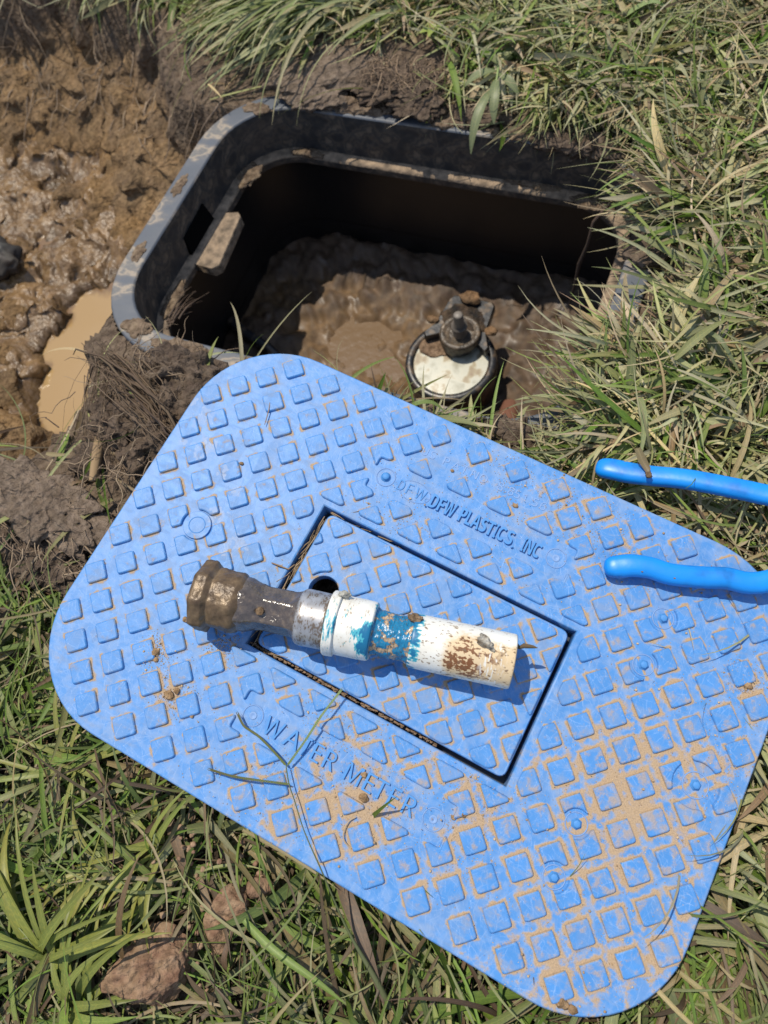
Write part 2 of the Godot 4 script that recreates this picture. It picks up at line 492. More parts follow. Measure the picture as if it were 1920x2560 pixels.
	tag(part("muddy_water", w.mesh(), M.dark_puddle, self), "shallow brown water on the mud inside the box", "water", "", "structure")

func lathe_y(prof: Array, n: int, at := Vector3.ZERO, col := Color.WHITE) -> MB:
	var mb := MB.new()
	var rings := []
	for p in prof:
		var ring := []
		for k in n:
			var an := PI2 * k / n
			ring.append(at + Vector3(p[0] * cos(an), p[1], p[0] * sin(an)))
		rings.append(ring)
	mb.loft(rings, true, col)
	return mb

func build_meter() -> void:
	var o := thing("water_meter", "round water meter with a milky white dial and black flip cover", "water meter", Vector3(3.2, -10.3, 0.45), Basis(Vector3.RIGHT, 0.06).scaled(Vector3.ONE * 0.98))
	part("body", lathe_y([[1.9, 0.0], [2.35, 0.6], [2.4, 2.6], [2.5, 2.75], [2.5, 3.05], [2.36, 3.15]], 44).mesh(), M.bronze_mud, o)
	part("bezel", lathe_y([[2.36, 3.1], [2.46, 3.2], [2.42, 3.36], [2.2, 3.42], [2.04, 3.32], [2.0, 3.16]], 44).mesh(), M.black_part, o)
	part("dial", lathe_y([[2.13, 3.17], [1.2, 3.2], [0.001, 3.22]], 44).mesh(), M.dial, o)
	# dried mud over the far left of the dial
	var mudp := lump_mesh(Vector3(1.15, 0.16, 0.8), 61, 0.28, 1.3, 28, 18, Color(0.30, 0.21, 0.14), Color(0.22, 0.15, 0.10))
	part("mud_smear", mudp, M.clod, o, Vector3(-0.85, 3.24, -0.85), Basis(Vector3.UP, 0.3))
	# flip cover: a flat black plate with wings, a round boss and a nut on its stud
	var c := MB.new()
	var outline := [Vector2(-2.3, -0.3), Vector2(-1.75, -1.2), Vector2(-1.45, -3.2), Vector2(-1.2, -3.5), Vector2(1.45, -3.55), Vector2(1.7, -3.3), Vector2(1.75, -1.3), Vector2(2.3, -0.2), Vector2(2.2, 0.1), Vector2(1.3, -0.5), Vector2(1.0, 0.2), Vector2(0.55, 0.55), Vector2(0.0, 0.65), Vector2(-0.5, 0.5), Vector2(-0.95, 0.05), Vector2(-1.3, -0.45), Vector2(-2.1, 0.0)]
	var rr := []
	for e in [[3.3, 1.0], [3.72, 1.0], [3.8, 0.96]]:
		var ring := []
		for p in outline: ring.append(Vector3(p.x * e[1], e[0], (p.y + 1.2) * e[1] - 1.2))
		rr.append(ring)
	c.loft(rr)
	var tp := PackedVector2Array(outline)
	var ti := Geometry2D.triangulate_polygon(tp)
	var f0 := c.v.size()
	for p in outline: c.vert(Vector3(p.x * 0.96, 3.8, (p.y + 1.2) * 0.96 - 1.2))
	for k in range(0, ti.size(), 3): c.tri(f0 + ti[k], f0 + ti[k + 2], f0 + ti[k + 1])
	var cover_at := Vector3(0.0, 0.1, -0.75)
	var cover_turn := Basis.from_scale(Vector3(0.80, 1.0, 0.84))
	part("flip_cover", c.mesh(), M.black_part, o, cover_at, cover_turn)
	var boss := part("boss", lathe_y([[1.2, 3.7], [1.2, 4.05], [1.1, 4.14], [0.9, 4.14], [0.82, 3.95], [0.001, 3.95]], 32).mesh(), M.bronze_mud, o, Vector3(0.15, 0.1, -1.3), Basis.from_scale(Vector3(0.92, 1.0, 0.92)))
	part("stud", lathe_y([[0.42, 3.9], [0.40, 4.5], [0.46, 4.55], [0.46, 4.7], [0.30, 4.75], [0.29, 5.55], [0.2, 5.63], [0.001, 5.64]], 20).mesh(), mat(lin(0.16, 0.14, 0.12), 0.5), boss)
	part("housing", lump_mesh(Vector3(1.5, 0.42, 1.15), 69, 0.16, 1.4, 36, 24, Color(0.02, 0.02, 0.021), Color(0.10, 0.07, 0.045), 1.0, 14), M.damp_clod, o, Vector3(0.1, 3.75, -2.3))
	for e in [[1.75, 4.25, -1.7, 0.42], [0.0, 4.15, -3.5, 0.6], [-1.6, 4.0, -1.8, 0.35]]:
		part("mud_crumb", lump_mesh(Vector3(e[3], e[3] * 0.45, e[3] * 0.7), 63 + int(e[3] * 100), 0.4, 1.6, 18, 12, Color(0.27, 0.165, 0.09), Color(0.17, 0.115, 0.07)), M.clod, o, Vector3(e[0], e[1], e[2]))
	# pipes that come through the mud
	var tube := MB.new()
	tube.tube([Vector3(-10.9, -8.7, 0.4), Vector3(-9.6, -8.75, 1.0), Vector3(-7.9, -8.9, 1.5), Vector3(-6.2, -9.4, 2.2)], [0.33, 0.33, 0.33, 0.3], 14)
	tag(part("service_tube", tube.mesh(), M.black_part, self), "thin black tube crossing the lit mud at the box's left wall", "tube")
	var red := MB.new()
	red.tube([Vector3(6.6, -9.6, 1.0), Vector3(7.0, -8.6, 3.2), Vector3(7.3, -8.3, 6.9)], [0.55, 0.55, 0.55], 16)
	tag(part("copper_pipe", red.mesh(), relief(mat(lin(0.16, 0.075, 0.05), 0.45), null, noise_tex(0.03, 4, 66, 256), 2.0, 0.06), self), "reddish brown pipe end in the box's near right corner", "pipe")

# ---------------------------------------------------------------- lumps of soil
func lump_mesh(r: Vector3, sd: int, amp: float, freq: float, nu: int, nv: int, c1: Color, c2: Color, flat_base := 1.0, faces := 0) -> ArrayMesh:
	var mb := MB.new()
	var fr := RandomNumberGenerator.new(); fr.seed = sd
	var planes := []
	for k in faces: planes.append([Vector3(fr.randfn(), fr.randfn(), fr.randfn()).normalized(), fr.randf_range(0.62, 0.95)])
	var n := noise_of(FastNoiseLite.TYPE_SIMPLEX_SMOOTH, 1.0, 4, sd)
	var n2 := noise_of(FastNoiseLite.TYPE_CELLULAR, 1.0, 2, sd + 1)
	for j in nv + 1:
		for k in nu + 1:
			var th := PI * j / nv; var ph := PI2 * (k % nu) / nu
			var d := Vector3(sin(th) * cos(ph), cos(th), sin(th) * sin(ph))
			var q := d * r * freq
			var a := n.get_noise_3dv(q) + 0.25 * n2.get_noise_3dv(q * 1.3) + 0.16 * n.get_noise_3dv(q * 3.1)
			var cut := 1.0
			for e in planes:
				var f: float = d.dot(e[0])
				if f > 0.05: cut = minf(cut, e[1] / f)
			var p := d * r * (cut + amp * a)
			if p.y < 0.0: p.y *= flat_base
			mb.vert(p, Vector2(float(k) / nu, float(j) / nv), c1.lerp(c2, clampf(0.5 + 1.1 * n.get_noise_3dv(q * 0.7 + Vector3(9, 9, 9)), 0.0, 1.0)))
	for j in nv:
		for k in nu:
			var q := j * (nu + 1) + k
			mb.quad(q, q + 1, q + nu + 2, q + nu + 1)
	return mb.mesh()

func root_path(from: Vector3, dir: Vector3, length: float, wander: float, sag: float, n: int) -> Array:
	var path := [from]
	var d := dir.normalized()
	var p := from
	for k in n:
		d = (d + Vector3(rng.randfn(0, wander), rng.randfn(0, wander) - sag, rng.randfn(0, wander))).normalized()
		p += d * length / n
		path.append(p)
	return path

func roots(called: String, count: int, box: AABB, dir: Vector3, length: float, thick: float, parent: Node, wander := 0.3, sag := 0.04, c1 := Color(0.17, 0.12, 0.085), c2 := Color(0.30, 0.23, 0.16)) -> MeshInstance3D:
	var mb := MB.new()
	for k in count:
		var s := box.position + Vector3(rng.randf(), rng.randf(), rng.randf()) * box.size
		var d := dir + Vector3(rng.randfn(0, 0.45), rng.randfn(0, 0.3), rng.randfn(0, 0.45))
		var th := thick * rng.randf_range(0.5, 1.3)
		var col := c1.lerp(c2, rng.randf())
		mb.tube(root_path(s, d, length * rng.randf_range(0.45, 1.25), wander, sag, 9), [th, th, th * 0.9, th * 0.8, th * 0.75, th * 0.7, th * 0.6, th * 0.5, th * 0.4, th * 0.25], 4, col, col.lerp(c2, 0.4))
	var o := part(called, mb.mesh(), M.root, parent)
	o.set_meta("kind", "stuff")
	return o

func build_soil_lumps() -> void:
	var grey1 := Color(0.17, 0.13, 0.098); var grey2 := Color(0.24, 0.185, 0.14)
	var dark1 := Color(0.10, 0.073, 0.054); var dark2 := Color(0.155, 0.115, 0.083)
	# slab of sod at the left, below the pit
	var o := thing("sod_slab", "grey brown slab of turned sod at the pit's near edge", "sod", Vector3(-7.6, 1.2, 16.6), Basis(Vector3.UP, -0.12))
	part("soil", lump_mesh(Vector3(4.4, 0.8, 1.35), 71, 0.42, 0.9, 90, 56, grey1, grey2), M.damp_clod, o)
	part("torn_edge", lump_mesh(Vector3(3.8, 0.5, 1.3), 72, 0.6, 1.2, 80, 48, dark1, grey1), M.damp_clod, o, Vector3(0.8, -0.6, 1.5))
	roots("fine_roots", 150, AABB(Vector3(-4.2, 0.0, -0.9), Vector3(8.2, 0.5, 2.8)), Vector3(0.6, -0.1, 0.5), 2.4, 0.03, o)
	# root ball between puddle and lid
	o = thing("root_ball", "dark clod of sod with a loop of matted roots hanging over the puddle", "sod", Vector3(-4.8, 1.0, 12.2))
	part("soil", lump_mesh(Vector3(2.6, 1.4, 2.1), 73, 0.5, 1.1, 84, 56, dark1, dark2), M.damp_clod, o, Vector3(1.3, 0.4, 0.0))
	part("soil_lobe", lump_mesh(Vector3(1.9, 1.0, 1.2), 74, 0.55, 1.2, 64, 44, dark1, grey1), M.damp_clod, o, Vector3(-1.2, -0.5, 1.9))
	part("soil_lobe", lump_mesh(Vector3(2.2, 1.1, 1.3), 75, 0.55, 1.2, 64, 44, dark1, grey1), M.damp_clod, o, Vector3(0.2, 0.4, -2.2))
	var mb := MB.new()
	for k in 80:
		# an arch of roots: up from the ball, over, and down again on the left
		var w := rng.randfn(0, 0.36); var e := rng.randfn(0, 0.3)
		var wob := Vector3(rng.randfn(0, 0.34), rng.randfn(0, 0.2), rng.randfn(0, 0.34))
		var path := []
		var tip := rng.randf_range(0.55, 1.0)
		for j in 12:
			var t := tip * j / 11.0
			var p := Vector3(1.6 - 0.6 * t, 0.9, 0.6 - 2.2 * t).lerp(Vector3(-2.6, 0.6, -1.7), smoothstep(0.15, 0.62, t)).lerp(Vector3(-2.0, -0.4, 2.4), smoothstep(0.5, 1.0, t))
			p.y += 1.1 * sin(PI * t)
			path.append(p + wob * sin(t * 7.0 + w * 5.0) + Vector3(w * 1.2 + rng.randfn(0, 0.06), e + rng.randfn(0, 0.06), w * 0.9 + e + rng.randfn(0, 0.06)))
		var th := rng.randf_range(0.010, 0.026) * (1.0 if k % 17 else 2.6)
		var col := Color(0.06, 0.045, 0.034).lerp(Color(0.18, 0.13, 0.09), rng.randf())
		mb.tube(path, [th, th, th, th, th, th, th * 0.9, th * 0.8, th * 0.7, th * 0.6, th * 0.5, th * 0.3], 4, col, col)
	part("root_loop", mb.mesh(), M.root, o).set_meta("kind", "stuff")
	roots("tangled_roots", 80, AABB(Vector3(-3.2, -0.2, -2.4), Vector3(3.4, 1.6, 4.6)), Vector3(0.1, 0.15, 0.2), 2.4, 0.022, o, 0.55, 0.04, Color(0.07, 0.05, 0.04), Color(0.2, 0.145, 0.10))
	part("soil_lobe", lump_mesh(Vector3(1.3, 0.9, 1.1), 88, 0.6, 1.4, 56, 38, dark1, dark2), M.damp_clod, o, Vector3(-1.0, 0.6, 0.4))
	var st := MB.new()
	st.tube([Vector3(-2.3, 0.7, -0.6), Vector3(-1.9, 0.5, 0.6), Vector3(-1.3, 0.6, 1.9), Vector3(-0.8, 0.7, 3.0)], [0.16, 0.2, 0.22, 0.14], 8, Color(0.20, 0.145, 0.09), Color(0.27, 0.19, 0.11))
	part("thick_root", st.mesh(), M.root, o)
	roots("fine_roots", 120, AABB(Vector3(-1.6, 0.5, -2.6), Vector3(4.6, 1.0, 5.0)), Vector3(-0.3, 0.1, 0.6), 2.2, 0.026, o, 0.4, 0.05)
	# muddy sod over the rim's near left corner
	o = thing("muddy_turf", "muddy turf with matted roots lying over the rim's near left corner", "sod", Vector3(-5.9, 0.5, 9.6))
	part("soil", lump_mesh(Vector3(1.9, 0.75, 1.0), 76, 0.4, 0.9, 52, 34, grey1, dark2), M.damp_clod, o, Vector3(0.2, 0.1, 0.0), Basis(Vector3.UP, 0.35))
	part("soil_lobe", lump_mesh(Vector3(1.1, 0.7, 1.3), 77, 0.4, 0.9, 40, 28, dark1, grey2), M.damp_clod, o, Vector3(-1.6, -0.4, 1.2))
	roots("fine_roots", 110, AABB(Vector3(-1.8, 0.3, -0.8), Vector3(3.6, 0.6, 2.2)), Vector3(0.8, 0.1, -0.4), 1.9, 0.026, o, 0.35, 0.06)
	# far bank
	o = thing("mud_lump", "smooth grey mud lump over the far rim under the long grass", "mud", Vector3(-7.0, 0.5, -9.2))
	part("soil", lump_mesh(Vector3(3.3, 0.5, 2.3), 78, 0.30, 0.8, 76, 50, grey1, grey2), M.damp_clod, o, Vector3(0.2, 0.0, -0.6), Basis(Vector3.UP, 0.35))
	part("soil_lobe", lump_mesh(Vector3(1.7, 0.34, 1.0), 79, 0.5, 1.3, 52, 36, grey1, grey2), M.damp_clod, o, Vector3(0.4, -0.15, 1.4), Basis(Vector3.UP, 0.2))
	o = thing("rooty_clod", "dark rooty clod on the middle of the far rim", "sod", Vector3(-2.2, 0.6, -9.0))
	part("soil", lump_mesh(Vector3(2.5, 0.6, 1.5), 80, 0.62, 1.2, 72, 48, dark1, dark2), M.damp_clod, o)
	part("soil_lobe", lump_mesh(Vector3(1.5, 0.4, 1.0), 81, 0.6, 1.4, 52, 36, dark1, dark2), M.damp_clod, o, Vector3(1.2, -0.1, 0.9))
	roots("fine_roots", 170, AABB(Vector3(-2.0, 0.4, -1.4), Vector3(4.0, 0.5, 2.0)), Vector3(0.1, -0.1, 0.7), 1.6, 0.022, o, 0.4, 0.08, Color(0.14, 0.10, 0.075), Color(0.36, 0.26, 0.17))
	for e in [[2.2, -8.3, 1.9, 0.45, 0.8, 82, "long dark crumb bank on the far rim below the broad leaved weed"], [7.2, -7.6, 2.4, 0.5, 0.9, 83, "dark mud bank on the far rim at its grassy right end"], [4.6, 8.5, 2.6, 0.5, 0.9, 84, "dark soil bank on the near rim behind the lid"], [8.6, 8.0, 1.6, 0.45, 0.9, 85, "short dark soil bank on the near rim below the right corner"]]:
		o = thing("mud_bank", e[6], "mud", Vector3(e[0], 0.12, e[1]), Basis.IDENTITY, "mud on the rim of the box")
		part("soil", lump_mesh(Vector3(e[2], e[3], e[4]), e[5], 0.6, 1.2, 64, 40, dark1, grey1), M.damp_clod, o)
	# the rim's right end: mud at its far corner
	o = thing("mud_bank", "brown mud plug on the box's right rim among the grass", "mud", Vector3(11.4, 0.05, -2.4), Basis.IDENTITY, "mud on the rim of the box")
	part("soil", lump_mesh(Vector3(1.0, 0.45, 1.3), 86, 0.45, 1.0, 40, 28, dark1, grey1), M.damp_clod, o)
	o = thing("black_lump", "black mud caked pipe end sticking out of the wet clay left of the box", "pipe", Vector3(-25.2, -5.3, 2.2))
	part("pipe_end", lump_mesh(Vector3(1.9, 1.0, 1.3), 87, 0.34, 0.8, 44, 30, Color(0.02, 0.02, 0.022), Color(0.06, 0.05, 0.04)), M.mud, o)
	# clods in the grass in front
	var red1 := Color(0.26, 0.155, 0.105); var red2 := Color(0.36, 0.25, 0.16)
	for e in [[3.95, 0.6, 28.45, 1.55, 0.95, 1.2, 91, "large reddish clay clod in the grass below the lid"], [5.6, 0.65, 26.1, 0.6, 0.5, 0.8, 92, "crumbly tan clod near the lid's lower edge"], [6.15, 0.7, 25.3, 0.5, 0.32, 0.42, 93, "small tan clod touching the lid's shadow"], [5.4, 0.5, 26.9, 0.65, 0.35, 0.5, 94, "flat reddish crumb between the two larger clods"]]:
		o = thing("clay_clod", e[7], "clod", Vector3(e[0], e[1], e[2]), Basis(Vector3.UP, e[0]), "clods of clay in the front grass")
		part("clay", lump_mesh(Vector3(e[3], e[4], e[5]), e[6], 0.13, 1.6, 110, 72, red1, red2, 1.0, 26), M.clod, o)
	var cm := lump_mesh(Vector3(1, 0.75, 0.85), 95, 0.25, 1.4, 9, 6, Color(1, 1, 1), Color(0.75, 0.75, 0.75), 1.0, 8)
	var cp := []; var ct := []
	for k in 150:
		var c: Array = [[4.2, 28.3, 1.5], [5.9, 25.9, 0.9], [4.9, 26.8, 0.9], [3.3, 25.5, 0.8]][k % 4]
		var x: float = c[0] + rng.randfn(0, c[2] * 0.8); var z: float = c[1] + rng.randfn(0, c[2] * 0.7)
		var sz := rng.randf_range(0.04, 0.15)
		cp.append(Transform3D(Basis(Vector3(rng.randf(), 1, rng.randf()).normalized(), rng.randf() * 6.0) * sz, Vector3(x, ground_y(x, z) + 0.25 + rng.randf() * 0.75, z) * U))
		ct.append(red1.lerp(red2, rng.randf()) * rng.randf_range(0.8, 1.15))
	tag(multi("clay_crumbs", cm, M.grain, cp, ct, self), "reddish clay crumbs scattered round the clods in the front grass", "crumbs")
	# roots out of the pit's bank
	var pr := MB.new()
	for k in 120:
		var x := rng.randf_range(-34.0, -11.8); var z := rng.randf_range(-14.5, -6.5)
		var y := ground_y(x, z)
		if y > -0.1 or y < -4.5: continue
		var th := rng.randf_range(0.015, 0.06)
		var col := Color(0.20, 0.15, 0.11).lerp(Color(0.34, 0.26, 0.18), rng.randf())
		var path := [Vector3(x, y + 0.05, z)]
		var d := Vector3(rng.randfn(0.1, 0.4), -0.4, 1.0)
		var q := Vector3(x, y, z)
		for j in 9:
			d = (d + Vector3(rng.randfn(0, 0.35), 0, rng.randfn(0, 0.25))).normalized()
			q += d * rng.randf_range(0.2, 0.42)
			q.y = maxf(ground_y(q.x, q.z) + 0.12, q.y - 0.15)
			path.append(q)
		pr.tube(path, [th, th, th * 0.9, th * 0.8, th * 0.7, th * 0.6, th * 0.5, th * 0.4, th * 0.3, th * 0.2], 4, col, col)
	var prn := part("bank_roots", pr.mesh(), M.root, self)
	tag(prn, "thin roots trailing down the pit's far bank", "roots", "", "stuff")
	# one root that hangs into the box
	var hr := MB.new()
	hr.tube([Vector3(9.3, 0.2, -4.3), Vector3(8.7, -0.9, -4.1), Vector3(8.6, -2.2, -4.0), Vector3(8.35, -3.6, -4.05), Vector3(8.3, -5.0, -4.0), Vector3(8.15, -6.6, -4.0)], [0.07, 0.09, 0.08, 0.11, 0.08, 0.03], 6, Color(0.11, 0.08, 0.06), Color(0.07, 0.05, 0.04))
	tag(part("hanging_root", hr.mesh(), M.root, self), "dark root hanging down inside the box's right end", "root")
	var lr := MB.new()
	for k in 14:
		var p := Vector3(-8.0 + rng.randfn(0, 0.2), -0.6, 6.2 + rng.randfn(0, 0.2))
		lr.tube(root_path(p, Vector3(-0.26, -0.3, -0.9), rng.randf_range(1.8, 3.8), 0.04, 0.06, 9), [0.05, 0.05, 0.04, 0.04, 0.03, 0.02], 4, Color(0.09, 0.065, 0.05), Color(0.12, 0.085, 0.06))
	tag(part("root_strands", lr.mesh(), M.root, self), "brown root strands hanging inside the rim's near left corner", "roots", "", "stuff")

# ---------------------------------------------------------------- the blue lid
const L0 := Vector2(-0.5, -2.78)
const L1 := Vector2(20.32, 11.29)
const C45 := 0.70710678

func rounded(p: PackedVector2Array, r: float, n := 3) -> PackedVector2Array:
	var out := PackedVector2Array()
	var k := p.size()
	for j in k:
		var a := p[(j + k - 1) % k]; var b := p[j]; var c := p[(j + 1) % k]
		var l := minf(r, 0.45 * minf(a.distance_to(b), b.distance_to(c)))
		var ang := absf((a - b).angle_to(c - b))
		if l < 0.012 or ang > 2.9:
			out.append(b); continue
		var s := b + (a - b).normalized() * l; var e := b + (c - b).normalized() * l
		for q in n:
			var t := float(q) / (n - 1)
			out.append(s.lerp(b, t).lerp(b.lerp(e, t), t))
	return out

func inset(p: PackedVector2Array, d: float) -> PackedVector2Array:   # towards the inside, vertex for vertex
	var out := PackedVector2Array()
	var k := p.size()
	var s := 1.0 if not Geometry2D.is_polygon_clockwise(p) else -1.0
	for j in k:
		var a := (p[j] - p[(j + k - 1) % k]).normalized(); var c := (p[(j + 1) % k] - p[j]).normalized()
		var n := (Vector2(-a.y, a.x) + Vector2(-c.y, c.x)).normalized() * s
		out.append(p[j] + n * d)
	return out

func lid_uv(q: Vector2) -> Vector2:
	return Vector2((q.x - L0.x) / (L1.x - L0.x), (q.y - L0.y) / (L1.y - L0.y))

func raised(p: PackedVector2Array, h: float, bevel: float, about: Vector2, base := -0.01) -> ArrayMesh:
	if Geometry2D.is_polygon_clockwise(p): p.reverse()
	var mb := MB.new()
	var rings := [inset(p, -bevel * 0.45), inset(p, -bevel * 0.2), inset(p, bevel * 0.15), inset(p, bevel * 0.8)]
	var hs := [base, h * 0.55, h * 0.88, h]
	var n := p.size()
	for k in 4:
		for q in rings[k]: mb.vert(Vector3(q.x - about.x, hs[k], q.y - about.y), lid_uv(q))
	for k in 3:
		for j in n:
			var j2 := (j + 1) % n
			mb.quad(k * n + j, (k + 1) * n + j, (k + 1) * n + j2, k * n + j2)
	var t := Geometry2D.triangulate_polygon(rings[3])
	if t.is_empty():
		t = Geometry2D.triangulate_polygon(rings[1])
	if t.is_empty():
		for j in range(1, n - 1): t.append_array(PackedInt32Array([0, j, j + 1]))
	var f := mb.v.size()
	for q in rings[3]: mb.vert(Vector3(q.x - about.x, h, q.y - about.y), lid_uv(q))
	for k in range(0, t.size(), 3):
		var a := f + t[k]; var b := f + t[k + 1]; var c := f + t[k + 2]
		var s := (mb.v[b] - mb.v[a]).cross(mb.v[c] - mb.v[a]).y
		if s > 0.0: mb.tri(a, b, c)
		else: mb.tri(a, c, b)
	return mb.mesh()

func circle(c: Vector2, r: float, n := 28) -> PackedVector2Array:
	var p := PackedVector2Array()
	for k in n: p.append(c + Vector2(cos(PI2 * k / n), sin(PI2 * k / n)) * r)
	return p

func rect(a: Vector2, b: Vector2) -> PackedVector2Array:
	return PackedVector2Array([a, Vector2(b.x, a.y), b, Vector2(a.x, b.y)])

func lid_outline(grow := 0.0, n := 14) -> PackedVector2Array:
	var p := PackedVector2Array()
	var r := 3.25
	for c in [[L1.x - r, L1.y - r, 0.0], [L0.x + r, L1.y - r, 0.5], [L0.x + r, L0.y + r, 1.0], [L1.x - r, L0.y + r, 1.5]]:
		for k in n + 1:
			var an: float = PI * c[2] + PI * 0.5 * k / n
			p.append(Vector2(c[0], c[1]) + Vector2(cos(an), sin(an)) * (r + grow))
	return p

func top_faces(mb: MB, polys: Array, h := 0.0) -> void:
	for p in polys:
		var t := Geometry2D.triangulate_polygon(p)
		var f := mb.v.size()
		for q in p: mb.vert(Vector3(q.x, h, q.y), lid_uv(q))
		for k in range(0, t.size(), 3):
			var a := f + t[k]; var b := f + t[k + 1]; var c := f + t[k + 2]
			if (mb.v[b] - mb.v[a]).cross(mb.v[c] - mb.v[a]).y > 0.0: mb.tri(a, b, c)
			else: mb.tri(a, c, b)

func wall_of(mb: MB, rings: Array) -> void:   # rings of [polygon, height]
	var n: int = rings[0][0].size()
	var f := mb.v.size()
	for r in rings:
		for q in r[0]: mb.vert(Vector3(q.x, r[1], q.y), lid_uv(q))
	for k in rings.size() - 1:
		for j in n:
			var j2 := (j + 1) % n
			mb.quad(f + k * n + j, f + k * n + j2, f + (k + 1) * n + j2, f + (k + 1) * n + j)

const WET := [[-0.62, 0.54, 0.42], [0.32, 0.84, 0.5], [1.93, 2.24, 0.3], [2.56, 3.65, 0.36], [2.72, 2.63, 0.26], [3.72, 4.1, 0.42], [3.4, 4.5, 0.4], [0.05, 1.93, 0.2], [1.18, 8.78, 0.24], [7.3, 3.3, 0.5], [6.9, 2.9, 0.36], [0.9, 1.8, 0.5]]
const SANDY := [[10.4, 8.95, 1.25, 0.42], [11.5, 8.8, 1.2, 0.3], [17.6, 4.7, 1.9, 0.46], [17.2, 6.9, 1.7, 0.34], [13.8, 8.4, 1.2, 0.24], [8.6, 10.2, 1.3, 0.28], [17.6, 10.4, 1.6, 0.3], [19.6, 8.6, 1.3, 0.26], [13.8, 7.3, 0.8, 0.3], [12.6, -1.9, 0.9, 0.34], [14.5, -1.2, 0.8, 0.2], [10.4, -1.5, 0.9, 0.2], [3.2, 8.3, 0.35, 0.45], [4.3, 9.1, 0.45, 0.45], [5.0, 7.2, 0.4, 0.4], [19.6, 3.2, 1.0, 0.2], [19.3, 0.9, 0.5, 0.4], [9.2, 7.7, 0.9, 0.25], [11.3, 5.5, 1.6, 0.12], [8.0, 1.2, 1.0, 0.06]]

